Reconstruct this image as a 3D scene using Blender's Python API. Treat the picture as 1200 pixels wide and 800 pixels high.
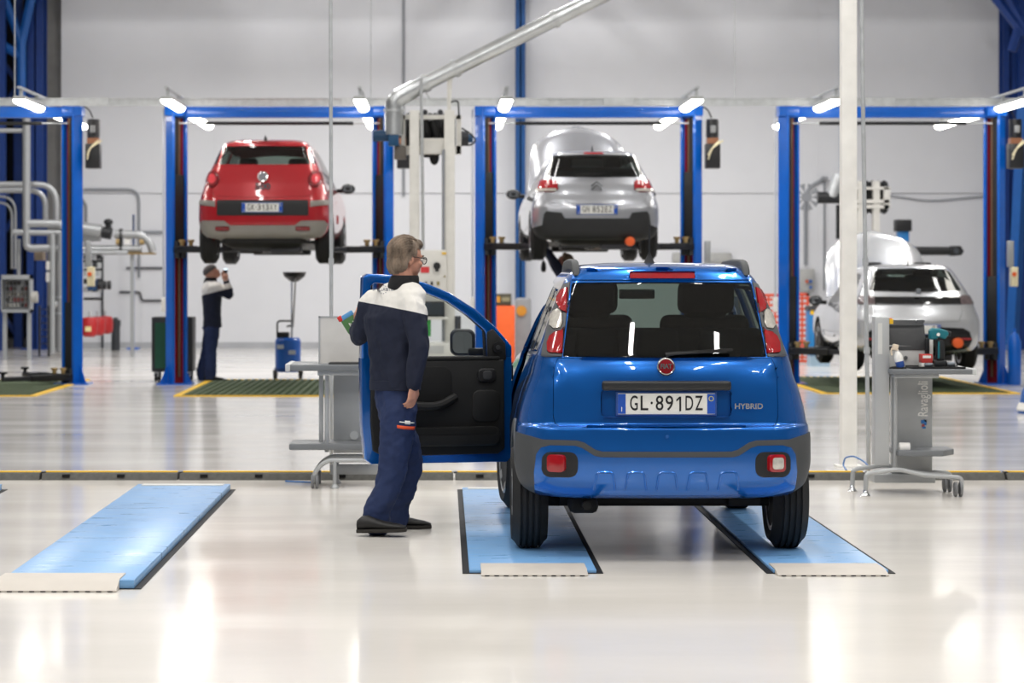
import bpy, bmesh, math, random
from mathutils import Vector, Matrix, noise
from math import pi, sin, cos, radians, sqrt
random.seed(7)
for o in list(bpy.data.objects): bpy.data.objects.remove(o)
SC = bpy.context.scene
COL = SC.collection
# ------------------------------------------------------------------ camera
F, CH, VX, VY = 2880.0, 1.557, 520.0, 318.0      # focal length in px of the 1200 px frame, eye height, vanishing point
cd = bpy.data.cameras.new('camera'); cam = bpy.data.objects.new('camera', cd); COL.objects.link(cam)
cd.sensor_width = 36.0; cd.lens = F/1200*36
cd.shift_x = (600-VX)/1200; cd.shift_y = -(400-VY)/1200
cam.location = (0, 0, CH); cam.rotation_euler = (pi/2, 0, 0)
cd.clip_end = 300
cd.dof.use_dof = True; cd.dof.focus_distance = 13.6; cd.dof.aperture_fstop = 3.6
SC.camera = cam
# ------------------------------------------------------------------ colour, world, hall lights
vs = SC.view_settings
vs.view_transform = 'Standard'; vs.look = 'None'; vs.gamma = 1.0; vs.use_curve_mapping = False
vs.exposure = 0.0
try: SC.cycles.use_denoising = True
except Exception: pass
SC.cycles.max_bounces = 8; SC.cycles.sample_clamp_indirect = 6
w = bpy.data.worlds.new('world'); SC.world = w; w.use_nodes = True
w.node_tree.nodes['Background'].inputs[0].default_value = (0.97, 0.985, 1.0, 1)
w.node_tree.nodes['Background'].inputs[1].default_value = 0.12
def area(name, loc, sx, sy, power, col=(1, .985, .96), rot=(0, 0, 0)):
    l = bpy.data.lights.new(name, 'AREA'); l.shape = 'RECTANGLE'; l.size = sx; l.size_y = sy
    l.energy = power; l.color = col
    o = bpy.data.objects.new(name, l); COL.objects.link(o); o.location = loc; o.rotation_euler = rot
    return o
for ly, pw in ((-1.5, 140), (4, 130), (11, 165), (18, 150), (25, 82), (32, 58), (38, 250), (44.5, 175)):  # unseen lamps; first and last rows added to brighten car rear and back wall
    for lx in ((-7.8, -3.6, .6, 4.8, 9.0) if ly < 44 else (-3.6, .6, 4.8)):
        area('hall_light', (lx, ly, 9.05), .22, 2.6 if ly < 44 else 2.0, pw)

# ------------------------------------------------------------------ helpers
def W(px, py, Z): return Vector(((px-VX)*Z/F, Z, CH+(VY-py)*Z/F))
def hexl(h):
    h = h.lstrip('#'); c = [int(h[i:i+2], 16)/255 for i in (0, 2, 4)]
    return tuple(x/12.92 if x <= .04045 else ((x+.055)/1.055)**2.4 for x in c)
MATS = {}
def M(name, col='#808080', rough=.5, metal=0., coat=0., var=.06, vs_=6., rvar=.0, bump=0., bs=60., emit=None, es=0., trans=0., ior=1.45, alpha=None, spec=.5, stretch=None, sheen=0.):
    if name in MATS: return MATS[name]
    m = bpy.data.materials.new(name); m.use_nodes = True; MATS[name] = m
    nt = m.node_tree; n = nt.nodes; L = nt.links; b = n['Principled BSDF']
    c = hexl(col) if isinstance(col, str) else col
    tc = n.new('ShaderNodeTexCoord'); no = n.new('ShaderNodeTexNoise'); no.inputs['Scale'].default_value = vs_; no.inputs['Detail'].default_value = 4
    if stretch:
        mp = n.new('ShaderNodeMapping'); mp.inputs['Scale'].default_value = stretch
        L.new(tc.outputs['Object'], mp.inputs[0]); L.new(mp.outputs[0], no.inputs['Vector'])
    else: L.new(tc.outputs['Object'], no.inputs['Vector'])
    cr = n.new('ShaderNodeMapRange'); cr.inputs['From Min'].default_value = .3; cr.inputs['From Max'].default_value = .7
    cr.inputs['To Min'].default_value = 1-var; cr.inputs['To Max'].default_value = 1+var
    L.new(no.outputs['Fac'], cr.inputs['Value'])
    mx = n.new('ShaderNodeVectorMath'); mx.operation = 'SCALE'; mx.inputs[0].default_value = c
    L.new(cr.outputs[0], mx.inputs['Scale']); L.new(mx.outputs[0], b.inputs['Base Color'])
    b.inputs['Roughness'].default_value = rough; b.inputs['Metallic'].default_value = metal
    b.inputs['Coat Weight'].default_value = coat; b.inputs['Coat Roughness'].default_value = .03
    b.inputs['IOR'].default_value = ior; b.inputs['Specular IOR Level'].default_value = spec
    if sheen: b.inputs['Sheen Weight'].default_value = sheen
    if rvar:
        r2 = n.new('ShaderNodeMapRange'); r2.inputs['From Min'].default_value = .3; r2.inputs['From Max'].default_value = .7
        r2.inputs['To Min'].default_value = max(.0, rough-rvar); r2.inputs['To Max'].default_value = rough+rvar
        L.new(no.outputs['Fac'], r2.inputs['Value']); L.new(r2.outputs[0], b.inputs['Roughness'])
    if bump:
        n2 = n.new('ShaderNodeTexNoise'); n2.inputs['Scale'].default_value = bs; n2.inputs['Detail'].default_value = 3
        L.new(tc.outputs['Object'], n2.inputs['Vector'])
        bp = n.new('ShaderNodeBump'); bp.inputs['Strength'].default_value = bump; bp.inputs['Distance'].default_value = .01
        L.new(n2.outputs['Fac'], bp.inputs['Height']); L.new(bp.outputs[0], b.inputs['Normal'])
    if emit:
        b.inputs['Emission Color'].default_value = (*hexl(emit), 1); b.inputs['Emission Strength'].default_value = es
    if trans: b.inputs['Transmission Weight'].default_value = trans
    if alpha is not None: b.inputs['Alpha'].default_value = alpha
    return m
def glass(name, tint, amount, rough=.02):
    """thin pane: transparent tint + fresnel gloss"""
    if name in MATS: return MATS[name]
    m = bpy.data.materials.new(name); m.use_nodes = True; MATS[name] = m
    nt = m.node_tree; n = nt.nodes; L = nt.links
    for x in list(n): n.remove(x)
    out = n.new('ShaderNodeOutputMaterial'); tr = n.new('ShaderNodeBsdfTransparent'); gl = n.new('ShaderNodeBsdfGlossy')
    tr.inputs[0].default_value = (*[c*amount for c in hexl(tint)], 1); gl.inputs['Roughness'].default_value = rough
    fr = n.new('ShaderNodeFresnel'); ge = n.new('ShaderNodeNewGeometry'); mr = n.new('ShaderNodeMapRange'); mr.inputs['To Min'].default_value = 1.5; mr.inputs['To Max'].default_value = 1/1.5
    L.new(ge.outputs['Backfacing'], mr.inputs['Value']); L.new(mr.outputs[0], fr.inputs[0]); mx = n.new('ShaderNodeMixShader')
    L.new(fr.outputs[0], mx.inputs[0]); L.new(tr.outputs[0], mx.inputs[1]); L.new(gl.outputs[0], mx.inputs[2]); L.new(mx.outputs[0], out.inputs[0])
    return m

def tag(o, label, cat, group=None, kind=None):
    if label: o['label'] = label
    if cat: o['category'] = cat
    if group: o['group'] = group
    if kind: o['kind'] = kind
    return o
def thing(name, loc, label, cat, group=None, rz=0.):
    o = bpy.data.objects.new(name, None); COL.objects.link(o); o.location = loc; o.rotation_euler = (0, 0, rz)
    o.empty_display_size = .1
    return tag(o, label, cat, group)
def link(name, me, parent=None, loc=None):
    o = bpy.data.objects.new(name, me); COL.objects.link(o)
    if parent is not None: o.parent = parent
    if loc is not None: o.location = loc
    return o
def mesh_from_bm(bm, name, mats, angle=32):
    me = bpy.data.meshes.new(name); bm.to_mesh(me); bm.free()
    for m in (mats if isinstance(mats, (list, tuple)) else [mats]): me.materials.append(m)
    for p in me.polygons: p.use_smooth = True
    me.set_sharp_from_angle(angle=radians(angle))
    return me
class MB:
    """mesh builder; vertices are given in world (or thing) space, origin o is subtracted"""
    def __init__(s, o=(0, 0, 0)): s.v = []; s.f = []; s.mi = []; s.cur = 0; s.o = Vector(o)
    def add(s, vs, fs):
        b = len(s.v); s.v += [Vector(v) for v in vs]
        for f in fs: s.f.append([b+i for i in f]); s.mi.append(s.cur)
        return s
    def box(s, a, b, R=None, c=None):
        a = Vector(a); b = Vector(b)
        vs = [Vector((x, y, z)) for x in (a.x, b.x) for y in (a.y, b.y) for z in (a.z, b.z)]
        if R is not None:
            c = (a+b)/2 if c is None else Vector(c); vs = [c+R@(v-c) for v in vs]
        return s.add(vs, [(0, 1, 3, 2), (4, 6, 7, 5), (0, 4, 5, 1), (2, 3, 7, 6), (0, 2, 6, 4), (1, 5, 7, 3)])
    def cb(s, c, d, R=None):
        c = Vector(c); d = Vector(d)/2; return s.box(c-d, c+d, R, c)
    def tube(s, pts, r, n=10, caps=True, r2=None):
        pts = [Vector(p) for p in pts]; k = len(pts); rr = r if isinstance(r, (list, tuple)) else [r]*k
        up = None; rings = []; b = len(s.v)
        for i, p in enumerate(pts):
            t = (pts[min(i+1, k-1)]-pts[max(i-1, 0)]).normalized()
            if up is None: up = Vector((0, 0, 1)) if abs(t.z) < .9 else Vector((0, 1, 0))
            x = t.cross(up).normalized(); up = x.cross(t).normalized()
            sc = 1.
            if 0 < i < k-1:
                a = (pts[i]-pts[i-1]).normalized().dot((pts[i+1]-pts[i]).normalized()); sc = 1/max(.5, sqrt(max(0, (1+a)/2)))
            for j in range(n):
                a = 2*pi*j/n; s.v.append(p+(x*cos(a)+up*sin(a))*rr[i]*(sc if False else 1))
        for i in range(k-1):
            for j in range(n):
                j2 = (j+1) % n; s.f.append([b+i*n+j, b+i*n+j2, b+(i+1)*n+j2, b+(i+1)*n+j]); s.mi.append(s.cur)
        if caps:
            s.f.append([b+j for j in range(n)][::-1]); s.mi.append(s.cur)
            s.f.append([b+(k-1)*n+j for j in range(n)]); s.mi.append(s.cur)
        return s
    def cyl(s, p, q, r, r2=None, n=16): return s.tube([p, q], [r, r if r2 is None else r2], n)
    def lathe(s, prof, c, axis=(0, 0, 1), n=24, closed=False):
        c = Vector(c); ax = Vector(axis).normalized(); q = Vector((0, 0, 1)).rotation_difference(ax)
        vs = []; k = len(prof)
        for r, h in prof:
            for j in range(n):
                a = 2*pi*j/n; vs.append(c+q@Vector((r*cos(a), r*sin(a), h)))
        fs = []
        for i in range(k if closed else k-1):
            i2 = (i+1) % k
            for j in range(n): j2 = (j+1) % n; fs.append((i*n+j, i*n+j2, i2*n+j2, i2*n+j))
        if not closed:
            if prof[0][0] > 1e-6: fs.append(tuple(range(n))[::-1])
            if prof[-1][0] > 1e-6: fs.append(tuple((k-1)*n+j for j in range(n)))
        return s.add(vs, fs)
    def prism(s, poly, vec):
        """poly: 3D points of one face; vec: extrusion"""
        vec = Vector(vec); n = len(poly); vs = [Vector(p) for p in poly]; vs += [p+vec for p in vs]
        fs = [tuple(range(n))[::-1], tuple(range(n, 2*n))]+[(i, (i+1) % n, n+(i+1) % n, n+i) for i in range(n)]
        return s.add(vs, fs)
    def ell(s, c, r, n=14, R=None):
        c = Vector(c); r = (r, r, r) if isinstance(r, (int, float)) else r; m = max(6, n//2+2); vs = []
        for i in range(1, m):
            t = pi*i/m
            for j in range(n):
                a = 2*pi*j/n; v = Vector((r[0]*sin(t)*cos(a), r[1]*sin(t)*sin(a), r[2]*cos(t)))
                vs.append(c+(R@v if R is not None else v))
        a = Vector((0, 0, r[2])); b = -a
        if R is not None: a = R@a; b = R@b
        vs += [c+a, c+b]; T = len(vs)-2; fs = []
        for i in range(m-2):
            for j in range(n): j2 = (j+1) % n; fs.append((i*n+j, (i+1)*n+j, (i+1)*n+j2, i*n+j2))
        for j in range(n):
            j2 = (j+1) % n; fs.append((T, j, j2)); fs.append((T+1, (m-2)*n+j2, (m-2)*n+j))
        return s.add(vs, fs)
    def loft(s, rings):
        b = len(s.v); n = len(rings[0])
        for r in rings: s.v += [Vector(p) for p in r]
        for i in range(len(rings)-1):
            for j in range(n):
                j2 = (j+1) % n; s.f.append([b+i*n+j, b+i*n+j2, b+(i+1)*n+j2, b+(i+1)*n+j]); s.mi.append(s.cur)
        s.f.append([b+j for j in range(n)][::-1]); s.mi.append(s.cur)
        s.f.append([b+(len(rings)-1)*n+j for j in range(n)]); s.mi.append(s.cur)
        return s
    def bm(s):
        bm = bmesh.new(); vv = [bm.verts.new(v-s.o) for v in s.v]
        for f, mi in zip(s.f, s.mi):
            try: fc = bm.faces.new([vv[i] for i in f]); fc.material_index = mi
            except ValueError: pass
        bmesh.ops.recalc_face_normals(bm, faces=bm.faces)
        return bm
    def mesh(s, name, mats, bevel=0., seg=2, angle=32):
        bm = s.bm()
        if bevel:
            es = [e for e in bm.edges if len(e.link_faces) == 2 and e.calc_face_angle(0) > radians(38)]
            bmesh.ops.bevel(bm, geom=es, offset=bevel, segments=seg, affect='EDGES', profile=.5, clamp_overlap=True)
        return mesh_from_bm(bm, name, mats, angle)
    def build(s, name, mats, parent=None, bevel=0., seg=2, angle=32):
        return link(name, s.mesh(name, mats, bevel, seg, angle), parent, None if parent is not None else s.o)
def arc(c, r, a0, a1, n, u=(1, 0, 0), v=(0, 0, 1)):
    c = Vector(c); u = Vector(u); v = Vector(v)
    return [c+u*r*cos(a0+(a1-a0)*i/n)+v*r*sin(a0+(a1-a0)*i/n) for i in range(n+1)]
def bend(pts, r, n=5):
    """polyline with rounded corners"""
    pts = [Vector(p) for p in pts]; out = [pts[0]]
    for i in range(1, len(pts)-1):
        a, b, c = pts[i-1], pts[i], pts[i+1]
        d1 = (a-b); d2 = (c-b); rr = min(r, d1.length*.49, d2.length*.49)
        p, q = b+d1.normalized()*rr, b+d2.normalized()*rr
        for k in range(n+1):
            t = k/n; out.append(p*(1-t)**2+b*2*t*(1-t)+q*t*t)
    return out+[pts[-1]]
def text(name, body, mat, parent, loc, size, rot=(pi/2, 0, 0), depth=.002, width=None, align='CENTER', shear=0., xs=1., bold=0.):
    cu = bpy.data.curves.new(name, 'FONT'); cu.body = body; cu.size = size; cu.extrude = depth; cu.align_x = align; cu.align_y = 'CENTER'; cu.shear = shear
    cu.offset = bold; cu.resolution_u = 4
    t = bpy.data.objects.new(name, cu); COL.objects.link(t)
    bpy.context.view_layer.update()
    me = bpy.data.meshes.new_from_object(t.evaluated_get(bpy.context.evaluated_depsgraph_get()))
    bpy.data.objects.remove(t); bpy.data.curves.remove(cu)
    if width:
        xsn = [v.co.x for v in me.vertices]; xs = width/(max(xsn)-min(xsn))
    for v in me.vertices: v.co.x *= xs
    me.materials.clear(); me.materials.append(mat); me.name = name
    o = link(name, me, parent, loc); o.rotation_euler = rot
    return o
def remeshed(name, mb, mats, voxel=.012, smooth=4, parent=None, post=None):
    me = mb.mesh('tmp', mats); o = link('tmp', me)
    r = o.modifiers.new('r', 'REMESH'); r.mode = 'VOXEL'; r.voxel_size = voxel
    if smooth:
        s = o.modifiers.new('s', 'SMOOTH'); s.factor = .5; s.iterations = smooth
    bpy.context.view_layer.update()
    m2 = bpy.data.meshes.new_from_object(o.evaluated_get(bpy.context.evaluated_depsgraph_get()))
    bpy.data.objects.remove(o); bpy.data.meshes.remove(me)
    m2.name = name; m2.materials.clear()
    for m in (mats if isinstance(mats, (list, tuple)) else [mats]): m2.materials.append(m)
    bm = bmesh.new(); bm.from_mesh(m2)
    if post: post(bm)
    bm.normal_update(); bm.to_mesh(m2); bm.free()
    for p in m2.polygons: p.use_smooth = True
    return link(name, m2, parent, None if parent is not None else mb.o)
def copy_tree(o, parent=None):
    c = o.copy(); COL.objects.link(c)
    if parent is not None: c.parent = parent
    for ch in list(o.children): copy_tree(ch, c)
    return c
# ------------------------------------------------------------------ shared materials
white_paint = M('white_paint', '#f3f1ec', .45)
steel = M('galvanised_steel', '#c4c7c9', .38, .5, var=.1, vs_=12)
steel_dark = M('dark_steel', '#45464a', .45, .8)
grey_metal = M('grey_powdercoat', '#a3a6a8', .42, .3, var=.03)
lift_blue = M('lift_blue', '#0060c6', .32, coat=.4, var=.04)
struct_blue = M('structural_blue', '#0c4a86', .5, var=.05)
deep_blue = M('column_blue', '#0a3378', .5, var=.08)
black_plastic = M('black_plastic', '#1a1b1d', .5)
rubber = M('rubber', '#1b1b1c', .75, bump=.15, bs=90)
red_paint = M('carriage_red', '#8c0f18', .4, coat=.3)
chrome = M('chrome', '#dcdcde', .08, 1., var=.01)
yellow = M('safety_yellow', '#f0c020', .5)
cream = M('cream_plastic', '#e6dcb8', .5)
orange = M('orange_plastic', '#e8622a', .5)
black_matte = M('black_matte', '#0b0b0c', .8)
# ================================================================== the hall
m_floor = M('floor_epoxy', '#d6d3cf', .15, var=.035, vs_=1.1, rvar=.05, bump=.02, bs=5., stretch=(.35, 1.3, 1.), spec=.6)
m_wall = M('wall_panel', '#e0e1e5', .6, var=.012, vs_=2.)
m_seam = M('wall_seam', '#b4b7bd', .7)
m_conc = M('concrete', '#8d8c8a', .8, var=.08, vs_=5)
m_gloom = M('far_wall_gloom', '#070f1e', .8)
m_ceil = M('ceiling_white', '#d8d8d6', .8)
m_floor2 = M('floor_epoxy_front', '#e4dfd8', .13, var=.03, vs_=1.1, rvar=.04, bump=.035, bs=9., stretch=(.35, 1.3, 1.), spec=.3)
fl = MB((0, 18.4, 0)).add([(-20, 18.42, 0), (20, 18.42, 0), (20, 60, 0), (-20, 60, 0)], [(0, 1, 2, 3)]).build('floor', m_floor); fl['kind'] = 'structure'
fl = MB((0, 0, 0)).add([(-20, -3, 0), (20, -3, 0), (20, 18.42, 0), (-20, 18.42, 0)], [(0, 1, 2, 3)]).build('floor', m_floor2); fl['kind'] = 'structure'
ce = MB().box((-20, -3, 9.6), (20, 60, 9.8)).build('ceiling', m_ceil); ce['kind'] = 'structure'
ZW = 50.0
wb = thing('wall_back', (0, ZW, 0), None, None); wb['kind'] = 'structure'
MB().box((-7.78, .03, 0), (20, .25, 9.6)).build('backing', m_seam, wb)
xs = [-7.78, -4.66, 1.48, 7.62, 13.76, 20]
zs = [0.0, 3.14, 9.6]
for i in range(len(xs)-1):
    for j in range(len(zs)-1):
        MB().box((xs[i]+.0006, -.03, zs[j]+.008), (xs[i+1]-.0006, .04, zs[j+1]-.008)).build('panel', m_wall, wb, bevel=.002, seg=1)
MB().box((-7.78, -.045, 0), (20, -.03, .12)).build('skirting', M('skirting', '#b4b6ba', .6), wb)
# concrete return at the left end, recess beyond it, its gloom painted as near-black wall colour
t = MB((-8.2, 51, 0)).box((-8.5, 50.2, 0), (-7.79, 51.4, 9.6)).build('wall_return', m_conc); t['kind'] = 'structure'
t = MB((-13, 58, 0)).box((-20, 57.8, 0), (-8.2, 58, 9.6)).build('wall_recess', m_gloom); t['kind'] = 'structure'
t = MB((-20, 24, 0)).box((-20.2, -3, 0), (-20, 60, 9.6)).build('wall_left', M('left_wall', '#a9acb2', .7)); t['kind'] = 'structure'
t = MB((20, 24, 0)).box((20, -3, 0), (20.2, 60, 9.6)).build('wall_right', M('left_wall')); t['kind'] = 'structure'
# roof truss by the back wall (above the frame; throws the soft pattern on the wall)
tr = thing('roof_truss', (0, 47, 7.3), 'blue steel lattice truss under the roof before the back wall', 'truss')
mb = MB((0, 47, 7.3)); mb.box((-14, 46.85, 7.3), (16, 47.15, 7.6)).box((-14, 46.9, 8.7), (16, 47.1, 8.85)); mb.build('chord', deep_blue, tr)
for k in range(20):
    x0 = -14+k*1.5
    MB((0, 47, 7.3)).tube([(x0, 47, 7.4 if k % 2 else 8.75), (x0+1.5, 47, 8.75 if k % 2 else 7.4)], .11, 6).build('web', deep_blue, tr)
def hcol(name, px0, px1, Z, mat, label, z1=9.4, depth=.3):
    a, b = W(px0, 0, Z).x, W(px1, 0, Z).x; c = (a+b)/2; o = (c, Z, 0)
    t = thing(name, o, label, 'column'); f = .03
    MB(o).box((a, Z-depth/2, 0), (b, Z-depth/2+f, z1)).build('flange', mat, t)
    MB(o).box((a, Z+depth/2-f, 0), (b, Z+depth/2, z1)).build('flange', mat, t)
    MB(o).box((c-.015, Z-depth/2, 0), (c+.015, Z+depth/2, z1)).build('web', mat, t)
    MB(o).box((a-.1, Z-depth/2-.1, 0), (b+.1, Z+depth/2+.1, .03)).build('base_plate', mat, t)
    return t
hcol('steel_column', 604, 615.5, 49.6, struct_blue, 'slim mid-blue steel column against the white back wall')
hcol('steel_column', 34, 53, 49.2, deep_blue, 'dark blue steel column beside the grey wall return', depth=.5)
hcol('steel_column', 1173, 1190, 49.2, deep_blue, 'dark blue steel column at the right end of the back wall', depth=.4)
def lattice(px0, px1, Z, label, step=1.3, brace=None):
    a, b = W(px0, 0, Z).x, W(px1, 0, Z).x; o = ((a+b)/2, Z, 0)
    t = thing('lattice_column', o, label, 'column')
    for x in (a, b): MB(o).box((x-.09, Z-.09, 0), (x+.09, Z+.09, 9.4)).build('chord', deep_blue, t)
    z = .2; k = 0
    while z < 9:
        MB(o).tube([(a if k % 2 else b, Z, z), (b if k % 2 else a, Z, z+step)], .055, 6).build('brace', deep_blue, t); z += step; k += 1
    return t
lattice(-30, 22, 50.5, 'dark blue lattice column in the dim left corner')
lattice(-70, 1, 48.4, 'dark blue lattice column cut by the left edge of the picture', 2.4)
lattice(1199, 1236, 48.8, 'dark blue lattice column at the right edge', 1.2)
o = W(20, 60, 48.6)
t = thing('roof_brace', (o.x, 48.6, 4.0), 'blue Y-shaped roof strut high in the left corner', 'strut')
for a, b in (((0, -14), (25, 50)), ((39, -14), (25, 50)), ((25, 50), (25, 132)), ((-10, 45), (25, 66))):
    MB((o.x, 48.6, 4.0)).tube([W(*a, 48.6), W(*b, 48.6)], .09, 8).build('strut', M('strut_blue', '#0f55a0', .45), t)
t = thing('diagonal_strut', W(1190, 400, 47), 'blue diagonal strut leaning beside the right-hand column', 'strut')
mb = MB(W(1190, 400, 47)); mb.tube([W(1186, 404, 47), W(1200, 120, 47)], .13, 4); mb.build('strut', M('strut_blue'), t)
mb = MB(W(1190, 400, 47)); mb.box(W(1180, 410, 47)-Vector((0, .2, 0)), W(1194, 398, 47)+Vector((0, .2, 0))); mb.build('foot', M('strut_blue'), t)
o = W(1186, 14, 47.5)
t = thing('roof_brace', o, 'dark blue knee brace at the top right corner', 'strut')
for a, b in (((1164, -6), (1200, 40)), ((1180, -6), (1215, 60)), ((1198, 20), (1186, 60))):
    MB(o).tube([W(*a, 47.5), W(*b, 47.5)], .1, 6).build('strut', deep_blue, t)
# wall conduits
def conduit(pts, r, label, mat=None, name='conduit'):
    pts = bend(pts, .25); o = pts[0].copy(); o.z = min(p.z for p in pts)
    q = MB(o).tube(pts, r, 8).build(name, mat or M('conduit_grey', '#8f9298', .5)); return tag(q, label, 'conduit')
Zc = 49.935
conduit([W(98, 222, Zc), W(163, 222, Zc), W(163, 325, Zc)], .025, 'thin grey conduit turning down the wall above the valve manifold')
conduit([W(96, 233, Zc), W(101, 240, Zc), W(101, 300, Zc)], .03, 'thin grey conduit dropping behind the left lift column')
conduit([W(160, 272, Zc), W(192, 272, Zc)], .03, 'short grey conduit low on the wall left of the red car lift')
conduit([W(148, 314, Zc), W(193, 314, Zc)], .02, 'dark horizontal pipe on the wall above the green bin', steel_dark)
conduit([W(120, 408, Zc), W(120, 300, Zc)], .022, 'dark vertical pipe on the wall behind the red tanks', steel_dark)
conduit([W(140, 342, Zc), W(165, 342, Zc), W(165, 352, Zc), W(193, 352, Zc)], .02, 'stepped grey pipe with valve on the wall by the green bin', steel_dark)
conduit([W(473, 230, Zc), W(473, -20, Zc)], .025, 'thin cable conduit running up the wall left of the slanted duct')
conduit([W(987, 228, Zc-.03), W(987, -20, Zc-.03)], .06, 'pale blue conduit up the wall behind the white post', M('pale_blue', '#a8b4c4', .5))
conduit([W(944, 310, Zc), W(944, 222, Zc), W(966, 209, Zc)], .035, 'bent grey conduit rising from the wall socket box')
conduit([W(966, 340, Zc), W(966, 212, Zc)], .02, 'thin grey rod on the wall under the small junction box')
conduit([W(1040, 229, Zc), W(1090, 236, Zc), W(1153, 230, Zc)], .015, 'slack thin cable along the wall by the right lift')
q = MB(W(966, 209, Zc)).box(W(962, 211, Zc), W(970.5, 207, Zc-.15)).build('junction_box', M('conduit_grey')); tag(q, 'small grey junction box high on the wall left of the white post', 'junction box')
# the white post and the two thin service poles in the middle of the hall
o = (W(994, 0, 19.6).x, 19.6, 0)
t = thing('support_post', o, 'tall white square post standing right of the blue car', 'post')
MB(o).cb((o[0], 19.6, 4.8), (.122, .122, 9.6)).build('shaft', white_paint, t, bevel=.006)
MB(o).cb((o[0], 19.6, .008), (.2, .2, .016)).build('base_plate', white_paint, t)
def pole(px0, px1, Z, r, label, z0=0.):
    o = (W(px1, 0, Z).x, Z, z0); t = thing('service_pole', o, label, 'pole')
    a = Vector(o); b = W(px0, -30, Z); b = a+(b-a)*(9.6-z0)/(b.z-a.z)
    MB(o).tube([a, b], r, 10).build('pipe', steel, t)
    for f in (.10, .17, .40):
        p = a.lerp(b, f); MB(o).cyl(p-Vector((0, 0, .025)), p+Vector((0, 0, .025)), r*1.5, n=10).build('coupling', steel, t)
    MB(o).cyl(a, a+Vector((0, 0, .01)), r*3, n=16).build('base_flange', steel, t)
    return t
pole(1009, 1018, 18.6, .016, 'thin galvanised service pole beside the white post')
pole(387.5, 388.5, 18.6, .014, 'thin galvanised pole rising behind the left workbench')
# ------------------------------------------------------------------ cable ramp across the hall
m_ramp = M('ramp_rubber', '#53524e', .75, var=.2, vs_=25)
zc = 18.45; seg = 1.03; x0 = W(50, 0, zc).x-2*seg
proto = None
RP = []
for k in range(10):
    o = (x0+k*seg, zc, 0)
    t = thing('cable_ramp', o, None, 'cable ramp', 'cable ramp segments in a row')
    b = MB(o); xa, xb = o[0]+.008, o[0]+seg-.008
    b.prism([(xa, zc-.12, 0), (xa, zc-.07, .05), (xa, zc+.07, .05), (xa, zc+.12, 0)], (xb-xa, 0, 0)); b.build('ramp_body', m_ramp, t, bevel=.004)
    MB(o).box((xa+.01, zc+.0, .045), (xb-.01, zc+.062, .058)).build('lid', yellow, t, bevel=.003)
    for sx in (.19, .60):
        MB(o).cb((o[0]+sx, zc-.085, .032), (.055, .05, .022)).build('hand_slot', black_matte, t)
    MB(o).cb((o[0]+.01, zc-.02, .052), (.03, .06, .012)).build('connector', steel_dark, t)
    RP.append(t)
ramp_lab = ['at the left edge of the picture', 'straight behind the corner of the left floor plate', 'between the left floor plate and the left workbench', 'under the left workbench',
            'behind the walking man', 'behind the open car door', 'hidden mostly behind the blue car body', 'behind the rear right side of the blue car', 'at the right workbench', 'at the right edge of the picture']
for t, l in zip(RP, ramp_lab): t['label'] = 'grey cable ramp segment with yellow lid '+l
# ------------------------------------------------------------------ floor plates of the alignment bays
m_plate = M('plate_blue', '#74a4d4', .33, var=.07, vs_=7, rvar=.08, stretch=(.6, 2.2, 1))
m_pit = M('pit_black', '#131418', .7)
m_ramp2 = M('ramp_plate', '#c4bdb4', .5, .0, var=.05)
def plate(x0, x1, y0, y1, label, h=.02, lx=None, side=0):
    o = ((x0+x1)/2, (y0+y1)/2, 0)
    t = thing('alignment_plate', o, label, 'floor plate', 'blue floor plates of the alignment bays')
    g = .035
    MB(o).box((x0-g, y0-.01, .001), (x1+g, y1+g, .004)).build('pit_frame', m_pit, t)
    b = MB(o); b.box((x0, y0, .003), (x1, y1, h)); b.build('deck', m_plate, t, bevel=.003)
    ra, rb = (x0+.06, x1-.05) if lx is None else lx
    b = MB(o); b.prism([(ra, y0+.24, h+.006), (ra, y0+.01, h+.006), (ra, y0-.12, .008), (ra, y0-.12, .001), (ra, y0, .001), (ra, y0+.24, h-.002)], (rb-ra, 0, 0)); b.build('entry_ramp', m_ramp2, t)
    for k in range(11):
        x = ra+.03+(rb-ra-.06)*k/10; MB(o).box((x-.012, y0-.124, .0015), (x+.012, y0-.118, .006)).build('notch', black_matte, t)
    MB(o).box((x0+.04, y1-.15, h), (x1-.04, y1-.02, h+.004)).build('end_stop_strip', M('strip_grey', '#c9c9c6', .5), t)
    return t
ya, yb = 12.67, 17.5
plate(W(550, 0, ya).x, W(699, 0, ya).x, ya, yb, 'blue floor plate under the left wheels of the blue car')
plate(W(906, 0, ya).x, W(1041, 0, ya).x, ya, yb, 'blue floor plate under the right wheels of the blue car', lx=(W(908, 0, ya).x, W(1037, 0, ya).x))
yc = 12.05
plate(W(0, 0, yc).x, W(157, 0, yc).x, yc, 17.5, 'empty blue floor plate in the left foreground', h=.045, lx=(W(-4, 0, yc).x, W(140, 0, yc).x))
plate(W(-390, 0, yc).x, W(-232, 0, yc).x, yc, 17.5, 'blue floor plate peeking in at the left edge', h=.045)
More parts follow.
